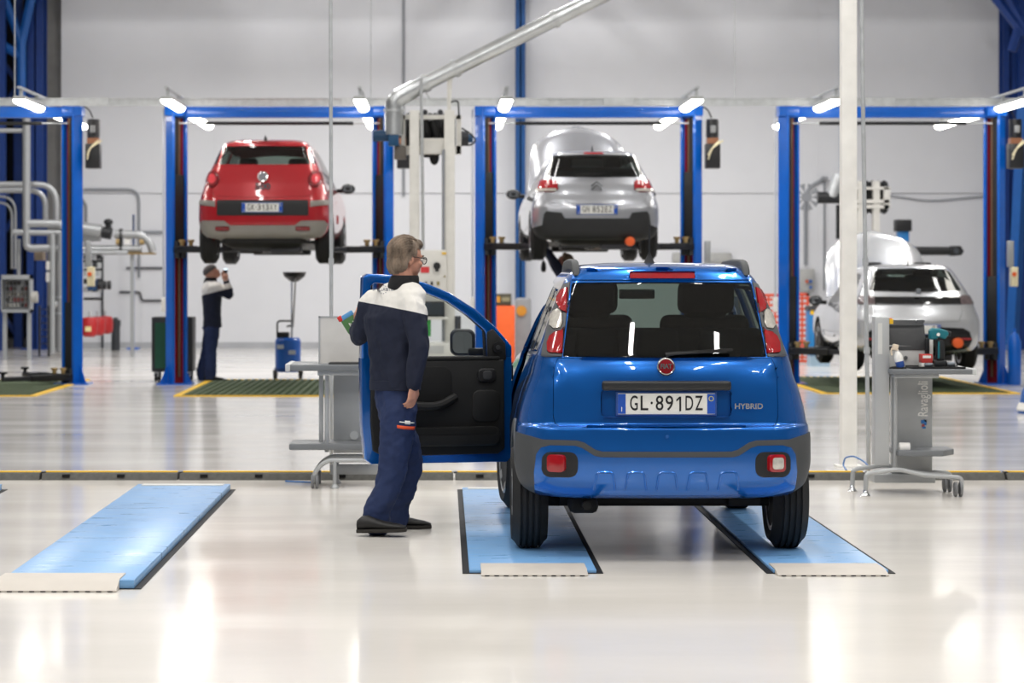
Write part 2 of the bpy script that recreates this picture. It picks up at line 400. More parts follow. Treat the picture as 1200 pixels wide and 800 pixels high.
# ------------------------------------------------------------------ lift bay gratings in the floor
m_grate = M('grating_green', '#4c5a40', .8, var=.15, vs_=20)
def grating(px0, px1, y0, y1, label):
    Z0, Z1 = F*CH/(y0-VY), F*CH/(y1-VY); xa, xb = W(px0, 0, Z0).x, W(px1, 0, Z0).x
    o = ((xa+xb)/2, (Z0+Z1)/2, 0); t = thing('floor_grating', o, label, 'floor grating', 'green gratings in the lift bays')
    e = .09
    MB(o).box((xa+e, Z0+e, .001), (xb-e, Z1-e, .006)).build('tray', M('tray_dark', '#232a20', .9), t)
    b = MB(o)
    for k in range(int((xb-xa-2*e)/.1)): x = xa+e+.05+k*.1; b.box((x-.022, Z0+e, .006), (x+.022, Z1-e, .016))
    for k in range(int((Z1-Z0-2*e)/.2)): y = Z0+e+.1+k*.2; b.box((xa+e, y-.03, .006), (xb-e, y+.03, .014))
    q = b.build('grate_bars', m_grate, t); q['kind'] = 'stuff'
    for a, c in (((xa, Z0), (xb, Z0+e)), ((xa, Z1-e), (xb, Z1)), ((xa, Z0+e), (xa+e, Z1-e)), ((xb-e, Z0+e), (xb, Z1-e))):
        MB(o).box((*a, .001), (*c, .012)).build('border', yellow, t)
grating(-150, 42, 464.5, 445, 'green floor grating with yellow border at the left edge')
grating(203, 432, 464.5, 445, 'green floor grating with yellow border under the red car')
grating(562, 800, 464.5, 445, 'green floor grating with yellow border under the silver car')
grating(962, 1196, 461.5, 442, 'green floor grating with yellow border under the pale car at right')
# ================================================================== two-post lifts
brass = M('pad_brass', '#b49a6a', .4, .6)
screw_brown = M('screw_brown', '#7d6350', .4, .7)
motor_black = M('motor_black', '#222326', .4)
def lift(pl, pr, za, label, Z=34.0, box_left=True):
    xl, xr = W(pl, 0, Z).x, W(pr, 0, Z).x; cx = (xl+xr)/2; o = (cx, Z, 0); H = 3.82
    t = thing('two_post_lift', o, label, 'car lift', 'two-post car lifts along the back of the hall')
    for s, xc in ((1, xl), (-1, xr)):
        a = radians(50)
        d = Vector((s*cos(a), -sin(a), 0)); w_ = Vector((s*sin(a), cos(a), 0)); c = Vector((xc, Z, 0))-d*.06
        dep, wid, th, lip = .165, .25, .022, .038
        prof = [(0, -wid/2), (dep, -wid/2), (dep, -wid/2+lip), (dep-th, -wid/2+lip), (dep-th, -wid/2+th), (th, -wid/2+th), (th, wid/2-th), (dep-th, wid/2-th), (dep-th, wid/2-lip), (dep, wid/2-lip), (dep, wid/2), (0, wid/2)]
        col = MB(o).prism([c+d*p+w_*q for p, q in prof], (0, 0, H)).build('column', lift_blue, t)
        lin = MB(o); lin.prism([c+d*p+w_*q for p, q in ((.06, -wid/2+th), (.085, -wid/2+th), (.085, wid/2-th), (.06, wid/2-th))], (0, 0, H-.1)); lin.build('inner_liner', red_paint, col)
        MB(o).cyl(c+d*.11+w_*.02+Vector((0, 0, .1)), c+d*.11+w_*.02+Vector((0, 0, H-.05)), .022, n=8).build('lifting_screw', screw_brown, col)
        MB(o).cyl(c+d*.11-w_*.05+Vector((0, 0, za+1.0)), c+d*.11-w_*.05+Vector((0, 0, H-.3)), .014, n=6).build('chain_guide', M('guide_red', '#c2303a', .4), col)
        R = Matrix((d, w_, Vector((0, 0, 1)))).transposed()
        MB(o).cb(c+d*.115-w_*.045+Vector((0, 0, (za+1.03+H-.12)/2)), (.03, .075, H-.12-za-1.03), R).build('slot_shade', M('carriage_black', '#1c1d20', .55), col)  # black strip standing in for the shadow in the slot above the carriage
        ch = MB(o).cb(c+d*.125+Vector((0, 0, za+.5)), (.06, wid-2*lip-.03, 1.06), R).build('carriage', M('carriage_black', '#1c1d20', .55), t, bevel=.006)
        MB(o).box((xc-.24, Z-.24, 0), (xc+.24, Z+.24, .02)).build('base_plate', lift_blue, t)
        for q in (-1, 1):
            b0 = c+d*.05+w_*q*.135; b = MB(o)
            b.prism([b0+Vector((0, 0, .02)), b0+w_*q*.12+Vector((0, 0, .02)), b0+Vector((0, 0, .28))], d*.015); b.build('gusset', lift_blue, t)
        # arms
        for q in (-1, 1):
            pv = c+d*.16+w_*q*.05+Vector((0, 0, za)); e = Vector((cx-s*.62, Z+q*(.95 if q > 0 else .8), za))
            mid = pv.lerp(e, .55)
            dr = (e-pv).normalized(); RR = Matrix((dr, Vector((-dr.y, dr.x, 0)), Vector((0, 0, 1)))).transposed(); L = (e-pv).length
            am = MB(o).cb(pv.lerp(e, .3), (L*.62, .12, .085), RR).build('arm', black_plastic, t, bevel=.006)
            MB(o).cb(pv.lerp(e, .72), (L*.58, .085, .06), RR).build('arm_extension', steel_dark, am, bevel=.004)
            MB(o).cyl(e, e+Vector((0, 0, .07)), .025, n=10).cyl(e+Vector((0, 0, .07)), e+Vector((0, 0, .1)), .06, n=14).build('lifting_pad', rubber, am)
            MB(o).cyl(pv-Vector((0, 0, .12)), pv+Vector((0, 0, .12)), .05, n=12).build('pivot', steel_dark, am)
        # stored adapters on a shelf
        for k in range(2):
            p = c+d*(.2+.0*k)+Vector((s*.12*k+s*.02, -.1, za+.05))
            MB(o).cyl(p, p+Vector((0, 0, .05)), .03, n=10).cyl(p+Vector((0, 0, .05)), p+Vector((0, 0, .085)), .045, .05, n=12).build('spare_adapter', brass, t, bevel=.004)
        MB(o).cb(c+d*.2+Vector((s*.08, -.1, za+.04)), (.3, .12, .02)).build('adapter_shelf', steel_dark, t)
        # small wall-side boxes
        if s < 0:
            MB(o).box((xc+.2, Z-.1, 1.35), (xc+.3, Z+.02, 1.62)).build('control_box', cream, t, bevel=.01)
            MB(o).box((xc+.17, Z-.06, 1.62), (xc+.25, Z+.04, 1.98)).build('switch_box', grey_metal, t, bevel=.008)
            MB(o).cyl((xc+.24, Z-.1, 1.52), (xc+.24, Z-.13, 1.52), .03, n=10).build('switch_knob', orange, t)
            # power unit
            x = xc+.27
            pu = MB(o).box((x-.09, Z-.12, 2.98), (x+.11, Z+.1, 3.32)).build('power_unit_tank', motor_black, t, bevel=.012)
            MB(o).box((x-.07, Z-.09, 3.32), (x+.09, Z+.07, 3.4)).build('pump_block', M('pump_copper', '#9a6a50', .4, .5), pu)
            mm = MB(o); mm.cyl((x+.01, Z-.01, 3.4), (x+.01, Z-.01, 3.66), .085, n=16)
            for k in range(8): mm.cyl((x+.01, Z-.01, 3.43+.028*k), (x+.01, Z-.01, 3.44+.028*k), .095, n=16)
            mm.build('motor', motor_black, pu, bevel=.0)
            MB(o).cb((x+.01, Z-.11, 3.52), (.07, .05, .1)).build('terminal_box', M('terminal_grey', '#8a8c8e', .4), pu, bevel=.006)
            for k in range(2): MB(o).tube(bend([(x-.06, Z-.13, 3.1+.06*k), (x-.02, Z-.2, 3.25), (x+.09+.05*k, Z-.14, 3.36)], .1), .012, 6).build('hose', cream, pu)
            MB(o).tube(bend([(x, Z, 3.68), (x-.06, Z, 3.82), (xc+.05, Z, 3.86)], .1), .01, 6).build('cable', black_plastic, t)
        else:
            MB(o).box((xc-.2, Z-.03, 1.0), (xc-.12, Z+.03, 1.2)).build('socket_box', white_paint, t, bevel=.006)
            MB(o).tube([(xc-.17, Z, 1.2), (xc-.17, Z, 3.8)], .016, 6).build('cable_conduit', M('conduit_pale', '#c9ccd2', .4), t)
    MB(o).box((xl-.02, Z-.08, 3.68), (xr+.02, Z+.08, 3.83)).build('cross_beam', lift_blue, t, bevel=.006)
    for xx in (xl, xr):
        MB(o).cb((xx, Z, 3.78), (.28, .3, .16)).build('beam_bracket', lift_blue, t, bevel=.008)
    MB(o).cyl((xl+.42, Z-.1, 3.6), (xr-.42, Z-.1, 3.6), .024, n=8).build('safety_bar', black_plastic, t)
    for xx, s in ((xl+.42, -1), (xr-.42, 1)):
        MB(o).cyl((xx, Z-.1, 3.6), (xx+s*.36, Z-.1, 3.6), .012, n=6).build('bar_rod', steel, t)
    return cx
LA = lift(-160, 86, .1, 'blue two-post lift with empty arms lowered, cut by the left edge')
LB = lift(206, 450, 1.86, 'blue two-post lift carrying the red car')
LC = lift(568, 811, 1.90, 'blue two-post lift carrying the silver car')
LD = lift(923, 1166, .46, 'blue two-post lift carrying the pale car at the right')
# blue bottle at the foot of the right lift
o = W(1184, 442, 34); q = MB((o.x, 33.75, 0)); q.lathe([(0, 0), (.085, 0), (.09, .03), (.09, .58), (.06, .68), (.025, .72), (.025, .78), (0, .78)], (o.x, 34-.25, 0), n=20)
tag(q.build('gas_bottle', lift_blue), 'blue gas bottle beside the right lift column', 'gas bottle')
# ------------------------------------------------------------------ lamp rail and lamps
ZR = 33.78
o = (0, ZR, 3.83)
t = thing('lamp_rail', o, 'long galvanised rail crossing the hall above the lifts', 'rail')
MB(o).box((-9, ZR-.03, 3.83), (11, ZR+.03, 3.842)).build('bottom_lip', steel, t)
MB(o).box((-9, ZR+.0, 3.842), (11, ZR+.03, 3.928)).build('web', steel, t)
MB(o).box((-9, ZR-.03, 3.928), (11, ZR+.03, 3.94)).build('top_lip', steel, t)
for k in range(6): MB(o).box((-8.6+3.6*k, ZR-.035, 3.825), (-8.2+3.6*k, ZR+.035, 3.945)).build('splice', steel, t)
for k in range(4):
    x = (-5.9, -1.0, 4.0, 8.9)[k]; MB(o).cyl((x, ZR+.02, 3.94), (x, ZR+.02, 9.6), .008, n=6).build('hanger', steel, t)
lamp_glow = M('lamp_diffuser', '#ffffff', .3, emit='#fffaf0', es=16)
lamp_body = M('lamp_housing', '#b4b6b6', .4, .2)
lx_list = [('above the left-edge lift', 36, .0), ('over the left column of the red car lift', 204, 0), ('over the right column of the red car lift', 424, 0), ('over the left column of the silver car lift', 592, 0),
           ('over the right column of the silver car lift', 809, 0), ('over the left column of the right lift', 969, 0), ('at the top right of the picture', 1186, 0)]
for lab, px, _ in lx_list:
    x = W(px, 0, 33).x
    for k in range(3):
        y0 = (32.1, 34.3, 36.25)[k]; o = (x, y0+.8, 3.82)
        t = thing('linear_lamp', o, ('nearest', 'middle', 'farthest')[k]+' strip lamp of the row '+lab, 'lamp', 'strip lamps hung in rows over the lifts')
        n = 12; pr = []
        for i in range(n+1):
            a = pi+pi*i/n; pr.append(Vector((x+.078*cos(a), y0, 3.80+.06*sin(a))))
        MB(o).prism(pr, (0, 1.6, 0)).build('diffuser', lamp_glow, t)
        MB(o).box((x-.08, y0-.01, 3.80), (x+.08, y0+1.61, 3.85)).build('housing', lamp_body, t, bevel=.01)
        MB(o).box((x-.066, y0-.03, 3.755), (x+.066, y0-.001, 3.845)).build('end_cap', lamp_body, t, bevel=.01) if False else None
        for yy in (.12, 1.4): MB(o).box((x-.02, y0+yy, 3.85), (x+.02, y0+yy+.05, 3.95)).build('clip', steel, t)
    o = (x, 35.0, 3.93)
    q = MB(o).box((x-.025, 32.05, 3.95), (x+.025, 38.0, 3.975)).build('lamp_bar', steel); tag(q, 'thin steel bar carrying the lamp row '+lab, 'rail', 'bars carrying the lamp rows')
# ================================================================== exhaust extraction units
m_unit = M('unit_white', '#dedcd6', .5)
m_motor = M('motor_blue', '#15486e', .45)
def duct(pts, r, parent, o, name='duct'):
    return MB(o).tube(pts, r, 20).build(name, M('duct_zinc', '#c6c9cb', .28, .85, var=.12, vs_=4), parent)
Z = 30.0; s = F/Z
def P(px, py, dz=0): return W(px, py, Z+dz)
o = (P(511, 0).x, Z, 0)
t = thing('exhaust_reel_stand', o, 'white twin-post exhaust hose reel stand behind the walking man', 'extraction unit')
for a, b in ((480, 491.5), (520.5, 533)):
    MB(o).box((P(a, 0).x, Z-.08, 0), (P(b, 0).x, Z+.08, P(0, 129.5).z)).build('post', m_unit, t, bevel=.006)
MB(o).box(P(469.5, 139.5, .1), P(540, 135, .16)).build('frame_rail', m_unit, t)
MB(o).box(P(469.5, 181, .1), P(540, 171, .16)).build('frame_rail', m_unit, t)
MB(o).box(P(470, 180, .1), P(475, 136, .3)).build('frame_side', m_unit, t)
MB(o).box(P(535, 180, .1), P(540.5, 136, .3)).build('frame_side', m_unit, t)
MB(o).box(P(492, 180, .02), P(521, 162, .05)).build('guide_plate', m_unit, t)
MB(o).cyl(P(476, 156, .55), P(534, 156, .55), .22, n=24).build('hose_drum', M('drum_dark', '#3c3f44', .4, .4), t)
for k in range(9):
    px = 479+6.2*k; MB(o).lathe([(.225+.035*cos(a*pi/4), .035*sin(a*pi/4)) for a in range(8)], P(px, 156, .55), (1, 0, 0), 24, closed=True).build('hose_coil', M('hose_black', '#18191b', .5), t)
for px in (497, 507): MB(o).tube([P(px, 140, .2), P(px+5, 160, .25), P(px+3, 184, .3)], .05, 10).build('hose', M('hose_black'), t)
MB(o).ell(P(509, 184, .2), (.06, .06, .1)).build('hose_nozzle', rubber, t)
for px in (498, 516): MB(o).cyl(P(px, 131.5, .1), P(px, 131.5, .2), .035, n=12).build('pulley', steel_dark, t)
MB(o).tube([P(493.5, 92, -.1), P(495, 200, -.1), P(497, 420, -.1)], .02, 8).build('pull_rod', steel, t)
MB(o).tube([P(519.5, 175, -.1), P(519.5, 400, -.1)], .018, 8).build('cable_duct', M('conduit_grey'), t)
MB(o).box(P(524, 130), P(528.5, 92, .05)).build('duct_bracket', m_unit, t)
MB(o).cyl(P(526, 134), P(528, 92), .022, n=8).build('strut', m_unit, t)
MB(o).cyl(P(540, 162, .2), P(549, 162, .2), .1, .08, n=16).build('reel_motor', steel_dark, t)
MB(o).cyl(P(549, 162, .2), P(554, 162, .2), .055, n=12).build('motor_cap', m_motor, t)
MB(o).tube(bend([P(541, 150), P(551, 156), P(558, 164), P(553, 170), P(542, 170)], .1), .012, 6).build('cable', black_plastic, t)
MB(o).tube(bend([P(527, 120), P(537, 117), P(538, 138)], .1), .012, 6).build('cable', steel_dark, t)
fan = MB(o).box(P(455, 170.5, -.1), P(467.5, 157, .12)).build('fan_housing', m_motor, t, bevel=.01)
MB(o).cyl(P(437, 159, 0), P(456, 159, 0), .07, n=18).build('fan_motor', M('motor_navy', '#123a5c', .45), fan, bevel=.006)
MB(o).box(P(462, 186.5, .05), P(476, 172, .2)).build('filter_box', M('box_brown', '#6c6660', .5, .3), t, bevel=.01)
# cabinet, screen, shelf at the foot
cb = MB(o).box(P(486, 357, -.14), P(523, 293, .2)).build('control_cabinet', m_unit, t, bevel=.01)
MB(o).cyl(P(512, 311.5, -.14), P(512, 311.5, -.2), .045, n=14).build('main_switch', black_plastic, cb)
MB(o).box(P(510, 318, -.2), P(514, 308, -.22)).build('switch_handle', black_plastic, cb)
MB(o).box(P(493, 319.5, -.142), P(503, 312.5, -.15)).build('warning_label', M('label_red', '#d23a3e', .5), cb)
MB(o).box(P(518, 298, -.142), P(523, 295.5, -.15)).build('warning_label', yellow, cb)
for k, px in enumerate((499, 506, 513.5)): MB(o).box(P(px-1.3, 334, -.142), P(px+1.3, 330, -.16)).build('push_button', (black_plastic, black_plastic, M('button_olive', '#8a7a2a', .5))[k], cb)
MB(o).cyl(P(521, 324, -.142), P(521, 324, -.15), .012, n=8).build('pilot_light', M('button_olive'), cb)
mo = MB(o).box(P(492, 371, -.25), P(521, 353, -.2)).build('monitor', M('monitor_black', '#141517', .3), t, bevel=.006)
MB(o).box(P(493.5, 369, -.251), P(519.5, 355, -.256)).build('screen', M('screen_grey', '#3d4247', .2), mo)
MB(o).box(P(480, 374.5, -.35), P(525, 371, .1)).build('shelf', m_unit, t, bevel=.004)
MB(o).box(P(499, 394, -.3), P(505, 373.5, -.28)).build('clip_panel', M('green_stripe', '#3a9a4a', .5), t)
MB(o).box(P(478, 420, -.4), P(540, 400, .3)).build('drawer_unit', m_unit, t, bevel=.01)
MB(o).box(P(502, 414, -.41), P(520, 405, -.39)).build('drawer_front', M('drawer_grey', '#bfbfbd', .5), t)
MB(o).box(P(470, 425, -.5), P(556, 419, .45)).build('table_top', m_unit, t, bevel=.006)
MB(o).box((P(475, 0).x, Z-.45, 0), (P(552, 0).x, Z+.4, P(0, 425).z)).build('base_cabinet', m_unit, t, bevel=.01)
MB(o).box(P(533, 400, -.1), P(540, 370, .1)).build('dark_case', M('case_dark', '#3e3f42', .5), t)
# the slanted duct
o = P(458, 150)
t = thing('ventilation_duct', o, 'slanted galvanised ventilation duct rising to the upper right', 'duct')
el = [P(461.5, 157), P(461.5, 140)]+[P(461.5+24*(1-cos(a)), 130-20*sin(a)) for a in [i*pi/2/9*.72 for i in range(1, 10)]]
e1 = P(484, 105.5); e2 = W(720, -12, 30)
duct([P(461.5, 158), P(461.5, 130)], .115, t, o, 'duct_drop')
q = bend([P(461.5, 134), P(462.5, 117), P(487, 103)], .32, 9)
duct(q, .112, t, o, 'elbow')
e3 = q[-1]+(e2-q[-1])*(9.6-q[-1].z)/(e2.z-q[-1].z)
duct([q[-1], e3], .095, t, o, 'duct_run')
for f in (.05, .20, .70, 1.4, 2.1, 2.8):
    p = q[-1].lerp(e2, f); d = (e2-q[-1]).normalized(); MB(o).cyl(p-d*.03, p+d*.03, .112, n=20).build('clamp', steel, t)
MB(o).cyl(P(461.5, 131), P(461.5, 128), .128, n=20).build('flange', steel, t)
MB(o).tube([P(497, 104), P(504, 116), P(509, 118)], .014, 6).build('stay', steel, t)
MB(o).tube([P(528, 93), P(527, 85)], .02, 6).build('stay', steel, t)
# second, farther unit behind the white post
Z = 45.5; s = F/Z
o = (P(1012, 0).x, Z, 0)
t = thing('exhaust_reel_stand', o, 'small far exhaust hose reel stand seen behind the white post', 'extraction unit')
for a, b in ((1022.5, 1030), (1004, 1011)):
    MB(o).box((P(a, 0).x, Z-.1, 0), (P(b, 0).x, Z+.1, P(0, 212).z)).build('post', m_unit, t)
for y0, y1 in ((222, 219), (238, 234), (244, 240)): MB(o).box(P(986, y0, -.12), P(1041, y1, -.02)).build('frame_rail', m_unit, t)
MB(o).box(P(1036, 244, -.12), P(1041, 220, .1)).build('frame_side', m_unit, t)
MB(o).cyl(P(990, 231, .3), P(1038, 231, .3), .26, n=20).build('hose_drum', M('drum_dark'), t)
for k in range(7): MB(o).lathe([(.27+.05*cos(a*pi/3), .05*sin(a*pi/3)) for a in range(6)], P(994+7*k, 231, .3), (1, 0, 0), 20, closed=True).build('hose_coil', M('hose_black'), t)
MB(o).cyl(P(958, 231.5, 0), P(986, 231.5, 0), .11, n=14).build('fan_motor', motor_black, t)
MB(o).tube(bend([P(975, 231), P(980, 216), P(984, 205)], .3), .12, 12).build('elbow', steel, t)
MB(o).cyl(P(984, 280), P(984, 240), .07, n=10).build('drop_hose', M('hose_black'), t)
# small wall fan left of it
o = P(945, 231, 3); t = thing('wall_fan', o, 'small round wall fan above the orange screen', 'fan')
MB(o).lathe([(0, 0), (.1, 0), (.1, .06), (0, .06)], P(945, 231, 3), (0, -1, 0), 16).build('hub', M('conduit_grey'), t)
for k in range(10):
    a = k*pi/5; c0 = P(945, 231, 2.96)
    MB(o).prism([c0+Vector((cos(a)*.08, 0, sin(a)*.08)), c0+Vector((cos(a-.2)*.27, 0, sin(a-.2)*.27)), c0+Vector((cos(a+.2)*.27, 0, sin(a+.2)*.27))], (0, .02, 0)).build('blade', M('conduit_grey'), t)
# ================================================================== back-of-hall equipment
# --- pipework in the left corner
m_pipe = M('pipe_cladding', '#a9abad', .35, .5, var=.05)
Z = 44.0
o = (W(40, 0, Z).x, Z, 0)
t = thing('pipework', o, 'pale insulated pipework with elbows in the left corner', 'pipes')
def pp(pts, r, name='pipe', mat=m_pipe, Zz=None, rb=.35):
    return MB(o).tube(bend([W(x, y, (Zz or Z)+d) for x, y, d in pts], rb), r, 14).build(name, mat, t)
pp([(31, 138, 0), (31, 288, 0), (36, 291, 0), (45, 290.5, 0), (78, 290.5, 0)], .07)
pp([(-20, 216, .3), (66, 216, .3), (66, 262, .3)], .055)
pp([(-20, 223, .6), (53, 223, .6), (53, 262, .6)], .05)
pp([(-20, 153, .1), (30, 153, .1)], .04)
pp([(33, 262, 0), (70, 262, 0), (76, 268, 0)], .075)
pp([(16, 272, 0), (78, 273, 0)], .055)
pp([(-20, 237, .8), (14, 237, .8), (14, 315, .8)], .022)
pp([(-20, 230, .8), (18, 230, .8), (18, 315, .8)], .022)
pp([(72, 274, 0), (72, 412, 0)], .085)
for y in (349, 368): MB(o).cyl(W(72, y, Z), W(72, y-2, Z), .105, n=16).build('flange', steel, t)
MB(o).cyl(W(61, 356, Z), W(70, 356, Z), .07, n=12).build('valve', steel, t)
pp([(61.5, 274, -.2), (61.5, 414, -.2)], .045, 'support_leg', grey_metal)
pp([(22, 280, .3), (22, 322, .3)], .035, 'cable_conduit', grey_metal)
MB(o).box(W(54, 330, Z-.1), W(61, 319, Z)).build('meter', white_paint, t)
MB(o).box(W(54, 316, Z-.1), W(60, 306, Z)).build('meter', white_paint, t)
MB(o).box(W(40, 305, Z+.2), W(54, 294, Z+.6)).build('pump_head', M('brown_box', '#8a7a68', .6), t)
# --- switch cabinet on legs
o = (W(20, 0, 43.5).x, 43.5, 0)
t = thing('switch_cabinet', o, 'open grey switch cabinet on legs in the left corner', 'cabinet')
Z = 43.5
MB(o).box(W(1, 366, Z), W(39, 322, Z+.05)).build('back_plate', grey_metal, t)
for a, b in (((1, 327), (39, 322)), ((1, 366), (39, 362.5)), ((1, 366), (5.5, 322)), ((34.5, 366), (39, 322))):
    MB(o).box(W(*a, Z-.3), W(*b, Z)).build('frame', grey_metal, t)
m_comp = [M('comp_dark', '#34322f', .5), M('comp_grey', '#6f6c66', .5), M('comp_white', '#a5a39e', .5), M('comp_red', '#6e3230', .5)]
for r in range(5):
    for c in range(6):
        if random.random() < .85:
            a = (7+c*4.4, 334+r*6.4); MB(o).box(W(a[0], a[1], Z-.1), W(a[0]+3.4, a[1]-4.4, Z)).build('module', random.choice(m_comp), t)
for a in (5.5, 34): MB(o).box((W(a, 0, Z).x, Z-.2, 0), (W(a+4, 0, Z).x, Z-.1, W(0, 366, Z).z)).build('leg', grey_metal, t)
MB(o).cyl(W(37, 348, Z-.35), W(44, 348, Z-.35), .1, n=14).build('alarm_horn', M('comp_white'), t)
# --- pallet of small shelves by the column
o = W(51, 412, 45); o.z = 0
t = thing('rack', o, 'small dark wire rack beside the big vertical pipe', 'rack')
Z = 45.
for k in range(6): MB(o).box(W(46, 363+k*8, Z), W(57, 361.8+k*8, Z+.3)).build('shelf', steel_dark, t)
for px in (46, 57): MB(o).box((W(px, 0, Z).x-.02, Z, 0), (W(px, 0, Z).x+.02, Z+.04, W(0, 358, Z).z)).build('upright', steel_dark, t)
# --- valve manifold with red tanks
Z = 45.0; o = (W(130, 0, Z).x, Z, 0)
t = thing('valve_manifold', o, 'steel valve manifold with black actuators on a single leg', 'manifold')
def q(pts, r, name='pipe', mat=m_pipe, rb=.2): return MB(o).tube(bend([W(x, y, Z+d) for x, y, d in pts], rb), r, 14).build(name, mat, t)
q([(97, 268, 0), (119, 271, 0)], .13, 'insulated_pipe')
q([(97, 279, .1), (118, 278, .1)], .07)
q([(97, 292, 0), (166, 292, 0)], .075)
q([(97, 296, -.1), (150, 296, -.1)], .04)
q([(134, 274, 0), (166, 275, 0), (176, 284, 0), (179, 295, 0)], .075)
MB(o).cyl(W(120, 272, Z), W(131, 274, Z), .11, n=14).build('pump', motor_black, t)
MB(o).cyl(W(127, 276, Z), W(127, 262, Z), .06, n=10).ell(W(127, 260, Z), (.09, .09, .06)).build('actuator', motor_black, t)
for px in (141, 143): MB(o).box(W(px-1.2, 297, Z-.1), W(px+1.2, 268, Z+.1)).build('flange', black_plastic, t)
for px in (136, 164): MB(o).cyl(W(px, 283, Z), W(px+5, 283, Z), .06, n=12).build('brass_fitting', brass, t)
MB(o).box(W(146, 286, Z), W(153, 276, Z+.1)).build('gauge_box', white_paint, t)
MB(o).box(W(150, 298, Z-.15), W(183, 296, Z+.2)).build('carrier_beam', M('beam_ochre', '#8c7446', .6), t)
MB(o).box((W(153, 0, Z).x, Z-.05, 0), (W(157, 0, Z).x, Z+.05, W(0, 297, Z).z)).build('support_leg', grey_metal, t)
for r in range(5):
    for c in range(4):
        a = (101+c*5, 304+r*9.5); MB(o).cyl(W(a[0], a[1], Z), W(a[0], a[1]-6, Z), .048, n=10).build('valve_body', steel if (r+c) % 3 else steel_dark, t)
for y in (306, 316, 350): MB(o).cyl(W(98, y, Z), W(121, y, Z), .025, n=8).build('header', black_plastic, t)
MB(o).box(W(103, 340, Z-.2), W(115, 328, Z)).build('pump_blue', M('pump_blue', '#1d3f66', .5), t)
for k in range(3): MB(o).cyl(W(115+k*5.5, 334, Z-.1), W(119+k*5.5, 334, Z-.1), .08, n=12).build('pump_motor', motor_black, t)
m_tank = M('tank_red', '#b3292b', .4)
for k in range(3):
    px = 100+k*9; c = W(px+5, 382, Z-.3+.32*k); h = W(0, 371-k*.3, Z).z; zb = W(0, 394-k*1.2, Z).z
    oo = (c.x, c.y, 0)
    tt = thing('expansion_tank', (c.x, c.y, zb), ('front', 'middle', 'rear')[k]+' red expansion tank hanging under the valve manifold', 'tank', 'red tanks under the manifold')
    MB((c.x, c.y, zb)).lathe([(0, zb), (.09, zb), (.14, zb+.04), (.15, zb+.1), (.15, h-.08), (.13, h-.02), (.06, h), (0, h)], (c.x, c.y, 0), n=20).build('shell', m_tank, tt)
    MB((c.x, c.y, zb)).cyl((c.x, c.y, h), (c.x, c.y, h+.1), .025, n=8).build('neck', steel, tt)
    if k == 0: MB((c.x, c.y, zb)).box((c.x-.06, c.y-.155, zb+.1), (c.x+.05, c.y-.14, zb+.19)).build('sticker', M('sticker_cream', '#e8d9a0', .5), tt)
# --- black bollard by the wall
c = W(135.5, 410, 48.4); c.z = 0
mb = MB(c).lathe([(0, 0), (.085, 0), (.085, .48), (.1, .48), (.1, .60), (.05, .61), (.05, .65), (0, .65)], c, n=18)
tag(mb.build('bollard', M('bollard_grey', '#33363b', .6)), 'black short bollard standing by the white wall', 'bollard')
hcol('steel_column', 155.5, 157.5, 49.4, lift_blue, 'thin blue post by the wall behind the manifold', z1=2.7, depth=.06)
# --- waste bin / tool trolley behind the lift post
o = (W(204, 0, 35.2).x, 35.2, 0)
t = thing('parts_trolley', o, 'dark trolley with green mesh front standing behind the lift post', 'trolley'); Z = 35.2
a, b = W(180, 0, Z).x, W(227.5, 0, Z).x; z1 = W(0, 371, Z).z; z0 = .13
MB(o).box((a, Z-.25, z0), (b, Z+.25, z1)).build('body', M('trolley_black', '#26282a', .5), t, bevel=.01)
MB(o).box((a+.05, Z-.265, z0+.05), (a+.3, Z-.25, z1-.08)).build('mesh_panel', M('mesh_green', '#0f4a33', .6, bump=.3, bs=80), t)
for x in (a+.06, b-.06):
    for y in (-.2, .2):
        MB(o).cyl((x-.02, Z+y, .06), (x+.02, Z+y, .06), .06, n=14).build('castor', rubber, t)
        MB(o).box((x-.03, Z+y-.03, .06), (x+.03, Z+y+.03, z0)).build('castor_fork', steel, t)
# --- waste oil drainer
Z = F*CH/(445-VY)+.35; c = W(337.5, 0, Z); o = (c.x, Z, 0); u = Z/F
t = thing('oil_drainer', o, 'blue wheeled oil drainer with black funnel on a pole', 'oil drainer')
m_oil = M('drainer_blue', '#1b5bb4', .4, coat=.2)
w2 = 15*u
tank = MB(o); tank.lathe([(0, .1), (w2-.03, .1), (w2, .14), (w2, .56), (w2-.03, .60), (0, .60)], (c.x, Z, 0), n=24); tank.build('tank', m_oil, t)
MB(o).cyl((c.x, Z, .13), (c.x, Z, .16), w2+.015, n=24).build('rim', M('drainer_dark', '#143f80', .4), t)
MB(o).box((c.x-w2+.03, Z-.12, .60), (c.x+.02, Z+.08, .68)).build('filter_head', motor_black, t, bevel=.015)
for k, dx in enumerate((-.1, .07)): MB(o).box((c.x+dx-.05, Z-w2-.006, .44-.08*k), (c.x+dx+.05, Z-w2+.04, .50-.08*k)).build('label_plate', M('label_silver', '#b9c2cc', .4), t)
MB(o).tube(bend([(c.x-w2+.03, Z, .60), (c.x-w2+.03, Z, .84), (c.x+.06, Z, .84), (c.x+.08, Z, .78), (c.x-.02, Z, .76)], .05), .014, 8).build('handle', black_plastic, t)
px = W(342, 0, Z).x
MB(o).cyl((px, Z, .6), (px, Z, 1.47), .014, n=10).build('pole', chrome, t)
fz = W(0, 319, Z).z
MB(o).lathe([(.025, fz-.14), (.06, fz-.13), (.15, fz-.06), (.17, fz), (.175, fz+.005), (.155, fz-.02), (.05, fz-.1), (.0, fz-.1)], (W(345, 0, Z).x, Z, 0), n=22).build('funnel', black_plastic, t)
